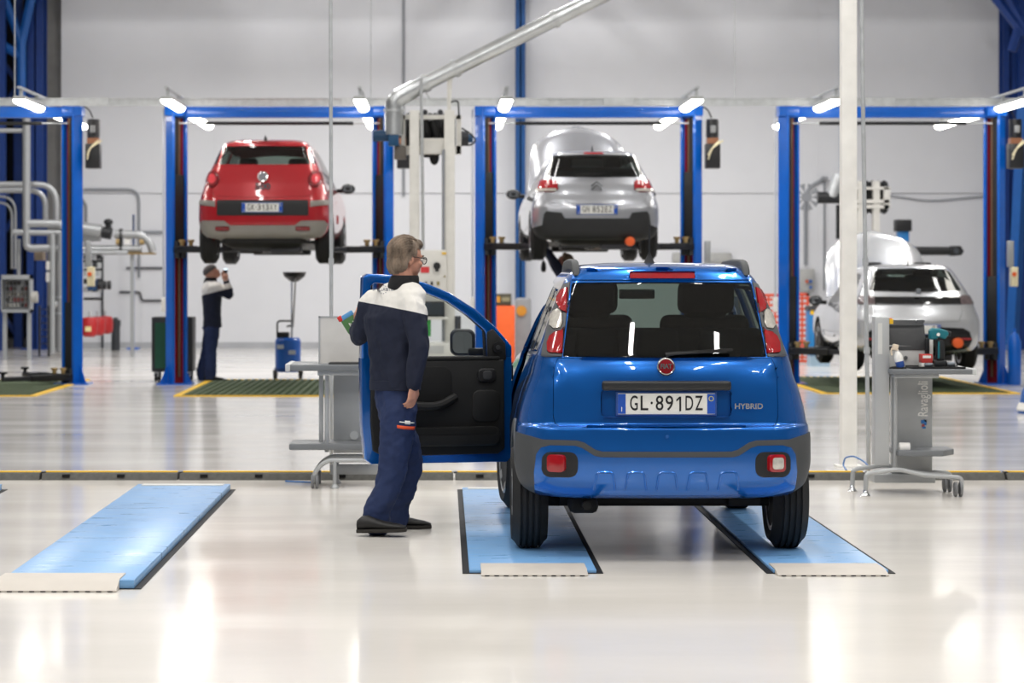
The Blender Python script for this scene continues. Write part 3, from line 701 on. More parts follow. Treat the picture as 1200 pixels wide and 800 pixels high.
MB(o).tube(bend([(px+.06, Z-.1, fz-.02), (px+.05, Z-.12, fz-.35), (px+.02, Z-.05, .75)], .2), .012, 8).build('drain_hose', M('hose_grey', '#a8a8a8', .5), t)
for k in range(4):
    a = pi/4+k*pi/2; x, y = c.x+(w2+.04)*cos(a)*1.15, Z+.2*sin(a)
    MB(o).cyl((x-.018, y, .05), (x+.018, y, .05), .05, n=14).build('castor', rubber, t)
    MB(o).box((x-.025, y-.02, .05), (x+.025, y+.02, .13)).build('castor_bracket', steel_dark, t)
# --- orange cabinet, battery charger, grey drum under the silver car lift
Z = 41.; o = (W(590, 0, Z).x, Z, 0)
q = thing('orange_cabinet', o, 'plain orange cabinet between the lift column and the blue car', 'cabinet')
MB(o).box((W(576, 0, Z).x, Z-.2, .05), (W(603, 0, Z).x, Z+.2, W(0, 358, Z).z)).build('body', orange, q, bevel=.01)
MB(o).box((W(577.5, 0, Z).x, Z-.215, .1), (W(601.5, 0, Z).x, Z-.2, W(0, 361, Z).z)).build('door', orange, q, bevel=.005)
MB(o).box((W(576, 0, Z).x, Z-.2, 0), (W(603, 0, Z).x, Z+.2, .05)).build('plinth', black_plastic, q)
oz = W(0, 358, Z).z; o = (W(587, 0, Z).x, Z, oz)
q = thing('battery_charger', o, 'dark battery charger with orange display on the orange cabinet', 'charger')
MB(o).box((W(577, 0, Z).x, Z-.16, oz), (W(599, 0, Z).x, Z+.16, W(0, 344, Z).z)).build('case', M('charger_case', '#4a4638', .5), q, bevel=.01)
MB(o).box((W(579, 0, Z).x, Z-.17, W(0, 354, Z).z), (W(586, 0, Z).x, Z-.16, W(0, 347, Z).z)).build('display', M('display_orange', '#c88a30', .4), q)
MB(o).box((W(588, 0, Z).x, Z-.17, W(0, 353, Z).z), (W(597, 0, Z).x, Z-.16, W(0, 348, Z).z)).build('keypad', M('keypad', '#8a8468', .4), q)
Z = 42.; o = (W(612, 0, Z).x, Z, 0)
q = thing('cable_drum', o, 'grey round hose cabinet beside the orange cabinet', 'hose cabinet')
MB(o).box((W(604, 0, Z).x, Z-.2, 0), (W(622, 0, Z).x, Z+.2, W(0, 349, Z).z)).build('body', M('drum_grey', '#8b8d90', .45), q, bevel=.05)
MB(o).cyl(W(611, 364, Z-.2), W(611, 364, Z-.23), .09, n=16).build('dial', M('display_orange'), q)
# wall boxes behind the silver car
for a, b, y0, y1, l in ((789, 801, 296, 308, 'small pale box on the wall right of the silver car wheel'), (827, 856, 296, 308, 'wide pale box on the wall right of the silver car lift')):
    p = W((a+b)/2, y0, 49.8); q = thing('wall_box', (p.x, 49.9, W(0, y1, 49.8).z), l, 'wall box')
    MB((p.x, 49.9, W(0, y1, 49.8).z)).box(W(a, y1, 49.75), W(b, y0, 49.95)).build('case', M('wallbox_grey', '#b2b2b0', .5), q, bevel=.02)
    MB((p.x, 49.9, W(0, y1, 49.8).z)).box(W(a+2, y1-1.5, 49.74), W(b-2, y0+1.5, 49.76)).build('cover', M('wallbox_grey'), q, bevel=.005)
# --- orange lattice screens beyond the blue car
m_or = M('screen_orange', '#d6553a', .6)
def screen(a, b, y0, y1, Z, label):
    o = (W((a+b)/2, 0, Z).x, Z, 0); xa, xb = W(a, 0, Z).x, W(b, 0, Z).x; za, zb = 0.02, W(0, y0, Z).z
    t = thing('mesh_screen', o, label, 'mesh screen', 'orange mesh screens')
    for p0, p1 in (((xa, za), (xa+.04, zb)), ((xb-.04, za), (xb, zb)), ((xa, zb-.05), (xb, zb)), ((xa, za), (xb, za+.05))):
        MB(o).box((p0[0], Z-.02, p0[1]), (p1[0], Z+.02, p1[1])).build('frame', m_or, t)
    n = int((xb-xa)/.09)
    for k in range(1, n): x = xa+(xb-xa)*k/n; MB(o).box((x-.018, Z-.008, za), (x+.018, Z+.008, zb)).build('slat', m_or, t)
    n = int((zb-za)/.09)
    for k in range(1, n): z = za+(zb-za)*k/n; MB(o).box((xa, Z-.012, z-.02), (xb, Z-.004, z+.02)).build('bar', m_or, t)
screen(893, 916, 344, 405, 41.5, 'orange mesh screen left of the right lift column')
screen(932, 948, 343, 405, 41.5, 'orange mesh screen right of the right lift column')
# --- blue waste bin with dark lid
Z = 40.5; o = (W(955, 0, Z).x, Z, 0); a, b = W(946, 0, Z).x, W(972, 0, Z).x
t = thing('waste_bin', o, 'blue waste bin with dark lid and yellow notice by the pale car', 'bin')
m_bin = M('bin_blue', '#1f78b8', .5)
MB(o).box((a, Z-.2, .18), (b, Z+.2, W(0, 363, Z).z)).build('body', m_bin, t, bevel=.02)
MB(o).box((a+.02, Z-.18, 0), (b-.02, Z+.18, .18)).build('plinth', M('bin_pale', '#9db6c8', .5), t)
zt = W(0, 363, Z).z; MB(o).prism([(a-.02, Z-.22, zt), (b+.02, Z-.22, zt), (b, Z-.22, zt+.08), ((a+b)/2, Z-.22, zt+.12), (a, Z-.22, zt+.06)], (0, .44, 0)).build('lid', M('lid_dark', '#3c3d40', .6), t)
MB(o).box((a+.16, Z-.205, .75), (a+.25, Z-.2, 1.05)).build('notice', yellow, t)
MB(o).box((a+.02, Z-.205, .95), (a+.11, Z-.2, 1.1)).build('notice', white_paint, t)
MB(o).box((a+.02, Z-.205, .85), (a+.08, Z-.2, .92)).build('notice', yellow, t)
# --- socket box on the wall
p = W(945, 340, 49.8); o = (p.x, 49.8, p.z)
t = thing('socket_box', o, 'grey wall socket box with red and blue sockets', 'socket box')
MB(o).box(W(938, 341, 49.75), W(953, 315, 49.95)).build('case', M('wallbox_grey'), t, bevel=.02)
for k, (x, y, c) in enumerate(((945.5, 329.5, '#c05a3a'), (950, 329.5, '#2a5aa0'), (950, 336.5, '#2a5aa0'))): MB(o).cyl(W(x, y, 49.76), W(x, y, 49.7), .035, n=10).build('socket', M('sock%d' % k, c, .5), t)
# --- blue post with black arm right of the white post (headlamp tester)
Z = 43.; o = (W(1058, 0, Z).x, Z, 0)
t = thing('wheel_service_post', o, 'blue post with black head and long black arm behind the pale car', 'machine')
MB(o).box((W(1051.5, 0, Z).x, Z-.12, 0), (W(1064, 0, Z).x, Z+.12, W(0, 270, Z).z)).build('mast', M('mast_blue', '#1f6fae', .45), t, bevel=.01)
MB(o).box(W(1050.5, 271, Z-.16), W(1065, 257.5, Z+.14)).build('head', black_plastic, t, bevel=.02)
MB(o).cyl(W(1062, 294, Z), W(1118, 294, Z), .075, n=12).build('arm', black_plastic, t)
MB(o).prism([W(1115, 300, Z-.12), W(1127, 299, Z-.12), W(1130, 294, Z-.12), W(1126, 288, Z-.12), W(1115, 288, Z-.12)], (0, .24, 0)).build('arm_end', black_plastic, t, bevel=.015)
MB(o).cyl(W(1121, 294, Z-.12), W(1121, 294, Z-.15), .05, n=14).build('camera_eye', M('eye_grey', '#55585c', .2, .5), t)
MB(o).cb((W(1058, 0, Z).x, Z, .03), (.6, .6, .06)).build('base', black_plastic, t)
# --- blue-and-white object at the right edge (unidentified, rounded form made up)
Z = 27.; o = W(1199, 484, Z); o.z = 0
t = thing('edge_object', o, 'blue and white rounded object cut by the right edge', 'barrier')
m_b = M('edge_object_blue', '#2a5fa8', .35)
MB(o).lathe([(0, 0), (.13, 0), (.14, .03), (.12, .1), (.09, .25), (.06, .30), (0, .31)], o+Vector((.08, 0, 0)), n=22).build('body', m_b, t)
MB(o).lathe([(.142, .03), (.15, .05), (.125, .12), (.12, .1)], o+Vector((.08, 0, 0)), n=22).build('band', white_paint, t)
# ================================================================== cars
def pchip(xs, ys, x):
    n = len(xs)
    if x <= xs[0]: return ys[0]
    if x >= xs[-1]: return ys[-1]
    h = [xs[i+1]-xs[i] for i in range(n-1)]; d = [(ys[i+1]-ys[i])/h[i] for i in range(n-1)]
    m = [d[0]]+[0 if d[i-1]*d[i] <= 0 else 2*d[i-1]*d[i]/(d[i-1]+d[i]) for i in range(1, n-1)]+[d[-1]]
    i = max(k for k in range(n-1) if xs[k] <= x); t = (x-xs[i])/h[i]
    return (ys[i]*(1+2*t)*(1-t)**2+h[i]*m[i]*t*(1-t)**2+ys[i+1]*t*t*(3-2*t)+h[i]*m[i+1]*t*t*(t-1))
def contour(z, hw, yr, yf, rr, rf, bow, nr=22, nc=8, ns=46, nf=12):
    rr = min(rr, hw*.95); rf = min(rf, hw*.95); P = []
    by = lambda x: bow*(x/max(hw, .01))**2
    xe = hw-rr
    for i in range(nr+1): x = -xe+2*xe*i/nr; P.append((x, yr+by(x)))
    y0 = yr+by(xe); rl = rr*1.15; yA = y0+rl
    for i in range(1, nc+1):
        a = pi/2*i/nc; P.append((xe+rr*sin(a), yA-rl*cos(a)))
    yB = yf-rf
    for i in range(1, ns+1): P.append((hw, yA+(yB-yA)*i/ns))
    for i in range(1, nc+1):
        a = pi/2*i/nc; P.append((hw-rf+rf*cos(a), yB+rf*sin(a)))
    xe2 = hw-rf
    for i in range(1, nf+1): x = xe2-2*xe2*i/nf; P.append((x, yf+.06*(1-(x/max(xe2, .01))**2)*(1 if xe2 > .05 else 0)))
    for i in range(1, nc+1):
        a = pi/2*i/nc; P.append((-(hw-rf)-rf*sin(a), yB+rf*cos(a)))
    for i in range(1, ns+1): P.append((-hw, yB+(yA-yB)*i/ns))
    for i in range(1, nc):
        a = pi/2*i/nc; P.append((-xe-rr*cos(a), yA-rl*sin(a)))
    return [Vector((x, y, z)) for x, y in P]
def shell(levels, bow, sub=5, close_bottom=True):
    n = len(levels); k = list(range(n)); cols = list(zip(*levels)); rings = []
    for i in range((n-1)*sub+1):
        t = i/sub; v = [pchip(k, c, t) for c in cols]
        b = bow(v[0]) if callable(bow) else bow
        rings.append(contour(v[0], v[1], v[2], v[3], v[4], v[5], b))
    bm = bmesh.new(); V = [[bm.verts.new(p) for p in r] for r in rings]; m = len(rings[0])
    for i in range(len(V)-1):
        for j in range(m):
            j2 = (j+1) % m
            try: bm.faces.new((V[i][j], V[i][j2], V[i+1][j2], V[i+1][j]))
            except ValueError: pass
    top = V[-1]; c = bm.verts.new(sum((v.co for v in top), Vector())/m)
    for j in range(m): bm.faces.new((top[j], top[(j+1) % m], c))
    if close_bottom:
        c = bm.verts.new(sum((v.co for v in V[0]), Vector())/m)
        for j in range(m): bm.faces.new((V[0][(j+1) % m], V[0][j], c))
    bmesh.ops.recalc_face_normals(bm, faces=bm.faces)
    return bm
def inside(p, poly):
    x, y = p; r = False; n = len(poly); j = n-1
    for i in range(n):
        (xi, yi), (xj, yj) = poly[i], poly[j]
        if (yi > y) != (yj > y) and x < (xj-xi)*(y-yi)/(yj-yi)+xi: r = not r
        j = i
    return r
def region(bm, lay, rid, poly, view, sgn=0, only=None, nlim=None):
    """cut polygon outline into the shell and mark the faces inside with rid"""
    if view == 'rear': ok = lambda f: f.normal.y < (-.18 if nlim is None else nlim); pr = lambda c: (c.x, c.z)
    elif view == 'top': ok = lambda f: f.normal.z > .35; pr = lambda c: (c.x, c.y)
    else: ok = lambda f: f.normal.x*sgn > .25; pr = lambda c: (c.y, c.z)
    x0 = min(p[0] for p in poly)-.02; x1 = max(p[0] for p in poly)+.02; y0 = min(p[1] for p in poly)-.02; y1 = max(p[1] for p in poly)+.02
    def bb(f, a, b, c, d):
        q = [pr(v.co) for v in f.verts]
        return max(t[0] for t in q) >= a and min(t[0] for t in q) <= b and max(t[1] for t in q) >= c and min(t[1] for t in q) <= d
    cand = set(f for f in bm.faces if ok(f) and bb(f, x0, x1, y0, y1))
    n = len(poly)
    for i in range(n):
        (ax, ay), (bx, by) = poly[i], poly[(i+1) % n]
        fs = [f for f in cand if f.is_valid and bb(f, min(ax, bx)-.003, max(ax, bx)+.003, min(ay, by)-.003, max(ay, by)+.003)]
        if not fs: continue
        dx, dy = bx-ax, by-ay; L = sqrt(dx*dx+dy*dy)
        if L < 1e-5: continue
        if view == 'rear': co, no = (ax, 0, ay), (-dy/L, 0, dx/L)
        elif view == 'top': co, no = (ax, ay, 0), (-dy/L, dx/L, 0)
        else: co, no = (0, ax, ay), (0, -dy/L, dx/L)
        g = list(fs)+list({e for f in fs for e in f.edges})+list({v for f in fs for v in f.verts})
        r = bmesh.ops.bisect_plane(bm, geom=g, dist=1e-5, plane_co=co, plane_no=no)
        for e in r['geom_cut']:
            if isinstance(e, bmesh.types.BMVert):
                for f in e.link_faces:
                    if ok(f): cand.add(f)
        cand = set(f for f in cand if f.is_valid)
    cnt = 0
    for f in cand:
        if f.is_valid and ok(f) and inside(pr(f.calc_center_median()), poly):
            if only is None or f[lay] in only: f[lay] = rid; cnt += 1
    return cnt
def patch(bm, lay, rids, name, mat, parent, gap=.0, off=0., depth=.012, loose_min=0):
    rids = (rids,) if isinstance(rids, int) else rids
    nb = bmesh.new(); mp = {}
    for f in bm.faces:
        if f[lay] in rids:
            vs = []
            for v in f.verts:
                if v not in mp: mp[v] = nb.verts.new(v.co)
                vs.append(mp[v])
            try: nb.faces.new(vs)
            except ValueError: pass
    if not nb.faces: nb.free(); return None
    nb.normal_update()
    if gap:
        r = bmesh.ops.inset_region(nb, faces=nb.faces[:], thickness=gap, use_boundary=True, use_even_offset=False)
        bmesh.ops.delete(nb, geom=r['faces'], context='FACES'); nb.normal_update()
        bmesh.ops.delete(nb, geom=[v for v in nb.verts if not v.link_faces], context='VERTS')
    nrm = {v: v.normal.copy() for v in nb.verts}
    for v in nb.verts: v.co += nrm[v]*off
    be = [e for e in nb.edges if len(e.link_faces) == 1]
    if depth and be:
        d = depth if off >= 0 else off
        r = bmesh.ops.extrude_edge_only(nb, edges=be)
        nv = [g for g in r['geom'] if isinstance(g, bmesh.types.BMVert)]
        src = {}
        for v in nv:
            for e in v.link_edges:
                o = e.other_vert(v)
                if o in nrm: v.co = o.co-nrm[o]*d; break
    bmesh.ops.remove_doubles(nb, verts=nb.verts, dist=1e-5)
    # one object for each connected piece
    todo = set(nb.faces); isl = []
    while todo:
        st = [todo.pop()]; g = list(st)
        while st:
            f = st.pop()
            for v in f.verts:
                for f2 in v.link_faces:
                    if f2 in todo: todo.remove(f2); st.append(f2); g.append(f2)
        isl.append(g)
    isl.sort(key=len, reverse=True); first = None
    for g in isl:
        if len(g) < 6 and len(isl) > 1 and g is not isl[0]: continue
        b3 = bmesh.new(); mp = {}
        for f in g:
            for v in f.verts:
                if v not in mp: mp[v] = b3.verts.new(v.co)
            try: b3.faces.new([mp[v] for v in f.verts])
            except ValueError: pass
        ob = link(name, mesh_from_bm(b3, name, mat, 40), parent)
        first = first or ob
    nb.free()
    return first
def mir(p): return [(-x, z) for x, z in p][::-1]
def sym(p): return p+[(-x, z) for x, z in p[::-1] if abs(x) > 1e-6]
def circ(cx, cy, rx, ry, n=20, a0=0): return [(cx+rx*cos(a0+2*pi*i/n), cy+ry*sin(a0+2*pi*i/n)) for i in range(n)]
def rrect(x0, x1, y0, y1, r, n=4):
    P = []
    for cx, cy, a in ((x1-r, y1-r, 0), (x0+r, y1-r, pi/2), (x0+r, y0+r, pi), (x1-r, y0+r, 3*pi/2)):
        for i in range(n+1): t = a+pi/2*i/n; P.append((cx+r*cos(t), cy+r*sin(t)))
    return P
m_tread = M('tyre_rubber', '#1f1f20', .72, bump=.2, bs=60)
m_rim = M('rim_silver', '#b5b8bc', .3, .8)
m_rimdark = M('rim_dark', '#2b2c2e', .4, .5)
WHEEL = {}
def wheel(parent, x, y, z, R, w, side, steer=0., rimR=.20, nsp=5):
    key = (R, w, rimR, nsp)
    if key not in WHEEL:
        b = MB(); pr = []
        hw = w/2
        for h, r in ((-hw+.012, rimR), (-hw, rimR+.03), (-hw-.004, (R+rimR)/2), (-hw+.012, R-.035), (-hw+.03, R-.010)): pr.append((r, h))
        ng = 4; gw = .010; span = w-.06
        for k in range(ng):
            c = -span/2+span*(k+.5)/ng
            pr += [(R, c-gw/2-.002), (R-.012, c-gw/2), (R-.012, c+gw/2), (R, c+gw/2+.002)]
        for h, r in ((hw-.03, R-.010), (hw-.012, R-.035), (hw+.004, (R+rimR)/2), (hw, rimR+.03), (hw-.012, rimR)): pr.append((r, h))
        b.lathe(pr, (0, 0, 0), (1, 0, 0), 44, closed=False)
        tm = b.mesh('tyre', m_tread, angle=40)
        r = MB(); r.lathe([(rimR+.004, -hw+.01), (rimR-.012, -hw+.03), (rimR-.02, 0), (rimR-.012, hw-.03), (rimR+.004, hw-.01), (rimR-.004, hw-.006), (rimR-.028, hw-.03), (rimR-.03, 0), (rimR-.02, -hw+.01)], (0, 0, 0), (1, 0, 0), 32, closed=True)
        for k in range(nsp):
            a = 2*pi*k/nsp; u = Vector((0, cos(a), sin(a))); v = Vector((0, -sin(a), cos(a))); e = Vector((1, 0, 0))
            r.prism([u*.03+v*.035+e*(hw-.045), u*.03-v*.035+e*(hw-.045), u*(rimR-.015)-v*.028+e*(hw-.02), u*(rimR-.015)+v*.028+e*(hw-.02)], (.016, 0, 0))
        r.cyl((hw-.06, 0, 0), (hw-.02, 0, 0), .04, n=16)
        rm = r.mesh('rim', m_rim)
        d = MB(); d.cyl((-hw+.03, 0, 0), (hw-.075, 0, 0), rimR-.03, n=24); dm = d.mesh('brake_disc', m_rimdark)
        WHEEL[key] = (tm, rm, dm)
    tm, rm, dm = WHEEL[key]
    t = link('tyre', tm, parent, (x, y, z)); t.rotation_euler = (0, 0, (0 if side > 0 else pi)+steer)
    link('rim', rm, t); link('brake_disc', dm, t)
    return t
plate_white = M('plate_white', '#e4e4e0', .4)
plate_blue = M('plate_band_blue', '#1c4fb0', .4)
plate_text = M('plate_text', '#15161a', .5)
def number_plate(parent, c, txt, tilt=0., w_=.52, h_=.112):
    c = Vector(c)
    p = MB(c).cb(c, (w_, .008, h_)).build('number_plate', plate_white, None, bevel=.003); p.parent = parent; p.location = c; p.rotation_euler = (tilt, 0, 0)
    fr = MB(); fr.cb((0, .006, 0), (w_+.02, .008, h_+.02)); fr.build('plate_holder', M('plate_frame', '#2a4f96', .4), p, bevel=.003)
    for sx in (-1, 1): MB().cb((sx*(w_/2-.021), -.0045, 0), (.042, .002, h_-.006)).build('blue_band', plate_blue, p)
    if len(txt) > 2:
        adv = [.6 if c_ in ' ·' else 1. for c_ in txt]; tot = sum(adv); cw = .40/tot; x = -.20
        for c_, a_ in zip(txt, adv):
            xc = x+a_*cw/2; x += a_*cw
            if c_ == '1': MB().box((xc-.000, -.0065, -.039), (xc+.010, -.0050, .039)).prism([(xc, -.0065, .039), (xc, -.0065, .026), (xc-.016, -.0065, .012), (xc-.016, -.0065, .022)], (0, .0015, 0)).build('plate_digit', plate_text, p)
            elif c_ != ' ': text('plate_character', c_, plate_text, p, (xc, -.0055, 0), .112, width=(.012 if c_ == '·' else cw*.78), depth=.001, bold=.0006)
    else: text('plate_character', txt, plate_text, p, (.175, -.0055, 0), .112, depth=.001, bold=.0012, xs=.7)
    text('country_letter', 'I', plate_white, p, (-(w_/2-.021), -.006, -.03), .035, depth=.0006)
    MB().lathe([(.010, 0), (.014, 0), (.014, .001), (.010, .001)], (w_/2-.021, -.006, .028), (0, -1, 0), 12, closed=True).build('date_ring', M('ring_yellow', '#c9c27a', .4), p)
    return p
def car_glass(): return glass('car_glass_dark', '#c8d4d0', .50)
def seat(parent, x, y, z, mat, w_=.48, head=True):
    b = MB(); b.box((x-w_/2, y-.25, z), (x+w_/2, y+.25, z+.16)); 
    s_ = b.build('seat_cushion', mat, parent, bevel=.05, seg=3)
    R = Matrix.Rotation(radians(14), 3, 'X')
    MB().cb((x, y-.28, z+.42), (w_-.02, .14, .62), R).build('seat_back', mat, parent, bevel=.05, seg=3)
    if head: MB().cb((x, y-.40, z+.80), (.26, .10, .19), R).build('headrest', mat, parent, bevel=.045, seg=3)
# -------------------------------------------------------------- hatchback generator
def hatch(name, o, rz, label, levels, bow, paint, cfg):
    t = thing(name, o, label, 'car', rz=rz)
    bm = shell(levels, bow); lay = bm.faces.layers.int.new('reg')
    wb, R, tw = cfg['wb'], cfg['R'], cfg['tw']; arch = cfg.get('arch', R+.055)
    hwm = max(l[1] for l in levels)
    # wheel arches (openings) and their cladding
    for sg in (1, -1):
        for yw in (0, wb):
            if cfg.get('clad'): region(bm, lay, 3, [p for p in circ(yw, R+.0, arch+.075, arch+.075, 28)], 'side', sg, only=(0,))
            region(bm, lay, 99, circ(yw, R, arch, arch, 28), 'side', sg)
    for rid, poly, view, sg in cfg['regions']:
        region(bm, lay, rid, poly, view, sg, only=cfg.get('only', {}).get(rid))
    return t, bm, lay
# -------------------------------------------------------------- the blue car in the foreground
m_blue = M('car_blue', '#005eb4', .22, .6, coat=1., var=.02, vs_=3)
m_clad = M('cladding_grey', '#434547', .6, bump=.1, bs=200)
m_inner = M('car_inner_black', '#0c0c0d', .8)
m_seat = M('seat_cloth', '#1c1d20', .85)
m_redlens = M('lens_red', '#9c0c18', .12, coat=.8, var=.1, vs_=30)
m_reddark = M('lens_red_dark', '#7a0c16', .15, coat=.6, var=.1, vs_=30)
m_clear = M('lens_clear', '#c8c4bc', .12, .2, coat=.8, var=.15, vs_=40)
CZ = 13.72; CX = 1.19
BL = [(.315, .60, -.36, 2.80, .25, .35), (.335, .70, -.545, 2.92, .24, .35), (.40, .775, -.60, 3.0, .22, .35), (.52, .80, -.62, 3.04, .22, .35), (.62, .80, -.618, 3.04, .22, .35),
      (.70, .795, -.61, 3.03, .22, .35), (.725, .788, -.585, 3.02, .22, .35), (.80, .775, -.58, 3.0, .22, .35), (.90, .745, -.572, 2.95, .20, .4), (.98, .715, -.56, 2.75, .19, .4),
      (1.04, .70, -.545, 2.1, .17, .4), (1.075, .688, -.53, 1.98, .15, .3), (1.09, .682, -.525, 1.95, .14, .3), (1.22, .635, -.475, 1.72, .12, .25), (1.35, .588, -.42, 1.48, .11, .22), (1.46, .54, -.365, 1.28, .10, .2),
      (1.50, .52, -.345, 1.2, .11, .2), (1.535, .487, -.325, 1.12, .12, .2), (1.562, .445, -.295, 1.0, .12, .2), (1.578, .38, -.20, .88, .12, .2), (1.588, .25, .0, .7, .12, .15), (1.590, .10, .25, .5, .08, .08)]
win = [(0, 1.482), (.484, 1.478), (.492, 1.466), (.548, 1.083), (.54, 1.079), (0, 1.074)]
tail_low = [(0, 1.070), (.575, 1.074), (.592, 1.04), (.602, .98), (.604, .76), (.595, .725), (.57, .707), (0, .704)]
spoil = [(0, 1.548), (.47, 1.540), (.492, 1.49), (0, 1.49)]
clus = [(.497, 1.483), (.53, 1.47), (.552, 1.44), (.605, 1.315), (.652, 1.14), (.662, 1.079), (.553, 1.079)]
up = [(.510, 1.452), (.545, 1.438), (.566, 1.40), (.572, 1.365), (.556, 1.328), (.520, 1.312)]
cl = [(.562, 1.337), (.545, 1.318), (.543, 1.26), (.556, 1.232), (.592, 1.226), (.611, 1.245), (.608, 1.285), (.588, 1.325)]
lo = [(.538, 1.238), (.552, 1.222), (.585, 1.212), (.612, 1.19), (.628, 1.15), (.628, 1.108), (.618, 1.098), (.549, 1.096)]
insert = [(0, .548), (.35, .548), (.385, .556), (.45, .597), (.485, .608), (.62, .610), (.665, .597), (.690, .56), (.700, .47), (.695, .36), (.67, .30), (.64, .24), (0, .24)]
band = [(0, .578), (.345, .578), (.38, .588), (.44, .626), (.48, .637), (.66, .640), (.72, .655), (.90, .69), (.90, .22), (0, .22)]
side_w1 = [(-.18, 1.10), (.62, 1.085), (.62, 1.42), (.25, 1.455), (.0, 1.44), (-.11, 1.36)]
regs = [(3, sym(band), 'rear', 0), (4, sym(insert), 'rear', 0), (1, sym(win), 'rear', 0), (2, sym(tail_low), 'rear', 0), (5, sym(spoil), 'rear', 0)]
for m_ in (lambda p: p, mir):
    regs += [(6, m_(clus), 'rear', 0), (7, m_(up), 'rear', 0), (8, m_(cl), 'rear', 0), (9, m_(lo), 'rear', 0), (10, m_(rrect(.472, .662, .442, .575, .045)), 'rear', 0)]
regs += [(11, rrect(-.345, .345, .765, .902, .02), 'rear', 0), (12, rrect(-.175, .175, 1.492, 1.528, .008), 'rear', 0)]
for sg in (1, -1):
    regs += [(13, [(-.20, 1.10), (.30, 1.085), (.30, 1.44), (.02, 1.44), (-.10, 1.38)], 'side', sg), (14, [(.34, 1.085), (.78, 1.07), (.78, 1.45), (.34, 1.445)], 'side', sg),
             (15, [(.84, 1.065), (1.62, 1.05), (1.60, 1.10), (1.24, 1.42), (1.16, 1.45), (.84, 1.455)], 'side', sg)]
    regs += [(3, [(.40, .24), (1.95, .24), (1.95, .40), (.40, .40)], 'side', sg)]
door_ap = [(.80, .36), (1.72, .36), (1.78, .45), (1.78, 1.0), (1.66, 1.09), (1.26, 1.44), (1.15, 1.475), (.80, 1.475)]
regs += [(98, door_ap, 'side', -1)]
regs += [(16, [(.80, .41), (1.78, .41), (1.78, 1.03), (.80, 1.05)], 'side', 1), (16, [(.02, .78), (.40, .46), (.78, .41), (.78, 1.045), (.0, 1.07)], 'side', 1), (17, [(.05, .82), (.42, .50), (.78, .41), (.78, 1.045), (-.0, 1.07)], 'side', -1)]
ws = [(-.56, 1.25), (.56, 1.25), (.62, 1.93), (.3, 2.0), (-.3, 2.0), (-.62, 1.93)]
regs += [(18, ws, 'top', 0)]
cfg = dict(wb=2.30, R=.300, tw=.195, arch=.345, clad=True, regions=regs, only={16: (0,), 17: (0,), 3: (0,), 18: (0,), 13: (0,), 14: (0,), 15: (0,)})
car, bm, lay = hatch('compact_car', (CX, CZ, .018), 0., 'bright blue hatchback parked on the floor plates with its left door open', BL, .075, m_blue, cfg)
# ledge of the rear shelf under the hatch etc.
G = car_glass()
body = patch(bm, lay, 0, 'body', m_blue, car, depth=.02)
patch(bm, lay, 1, 'rear_window', G, car, gap=.003, off=-.002, depth=.004)
tg = patch(bm, lay, 2, 'tailgate', m_blue, car, gap=.0035, off=.001, depth=.025)
patch(bm, lay, 3, 'cladding', m_clad, car, gap=.0, off=.006, depth=.014)
lb = patch(bm, lay, 4, 'lower_bumper', m_blue, car, gap=.0, off=.010, depth=.025)
sp = patch(bm, lay, 5, 'spoiler', m_blue, car, gap=.002, off=.006, depth=.03)
patch(bm, lay, 6, 'lamp_surround', M('surround_grey', '#55575a', .5), car, gap=.002, off=.004, depth=.02)
patch(bm, lay, 7, 'tail_lamp', m_redlens, car, gap=.003, off=.010, depth=.02)
patch(bm, lay, 8, 'reversing_lamp', m_clear, car, gap=.003, off=.010, depth=.02)
patch(bm, lay, 9, 'tail_lamp', m_redlens, car, gap=.003, off=.010, depth=.02)
patch(bm, lay, 10, 'lamp_bezel', black_plastic, car, gap=.0, off=.013, depth=.03)
patch(bm, lay, 11, 'plate_recess', m_blue, tg, off=-.018, depth=.018)
patch(bm, lay, 12, 'high_brake_lamp', m_redlens, car, off=.012, depth=.03)
for r_, nm in ((13, 'quarter_window'), (14, 'rear_side_window'), (15, 'side_window')): patch(bm, lay, r_, nm, G, car, gap=.012, off=-.002, depth=.004)
patch(bm, lay, 16, 'door_panel', m_blue, car, gap=.003, off=.001, depth=.02)
patch(bm, lay, 17, 'rear_door', m_blue, car, gap=.003, off=.001, depth=.02)
patch(bm, lay, 18, 'windscreen', glass('windscreen_glass', '#dff0e4', .8), car, gap=.004, depth=.004)
bm.free()
# inner structure
LI = [(.29, .30, -.1, 2.5, .1, .1), (.33, .50, -.25, 2.75, .1, .1), (.36, .51, -.40, 2.85, .1, .1), (.60, .51, -.45, 2.9, .1, .1), (.70, .52, -.45, 2.9, .1, .1)]
b = shell(LI, .05, 2); link('underbody', mesh_from_bm(b, 'underbody', m_inner), car)
b = MB(); b.box((-.62, .55, .34), (.62, 1.9, .42)); b.build('cabin_floor', m_inner, car)
b = MB(); b.box((-.56, -.40, .70), (.56, .30, .74)).box((-.50, -.46, .70), (.50, -.44, 1.03)); b.build('boot_floor', m_inner, car)
b = MB()
for sg in (1, -1): b.box((sg*.60, -.40, .70), (sg*.63, .78, 1.05))
b.build('inner_side_trim', m_inner, car)
b = MB(); b.box((-.66, 1.65, .45), (.66, 1.95, .98)); b.build('dashboard', m_inner, car, bevel=.06)
MB().lathe([(.175+.014*cos(a*pi/4), .014*sin(a*pi/4)) for a in range(8)], (-.33, 1.50, .93), (0, -.9, .35), 28, closed=True).build('steering_wheel', black_plastic, car)
b = MB(); b.box((-.58, -.40, 1.0), (.58, .05, 1.03)); b.build('parcel_shelf', m_inner, car)
for x in (-.34, .34): seat(car, x, 1.05, .56, m_seat, .54)
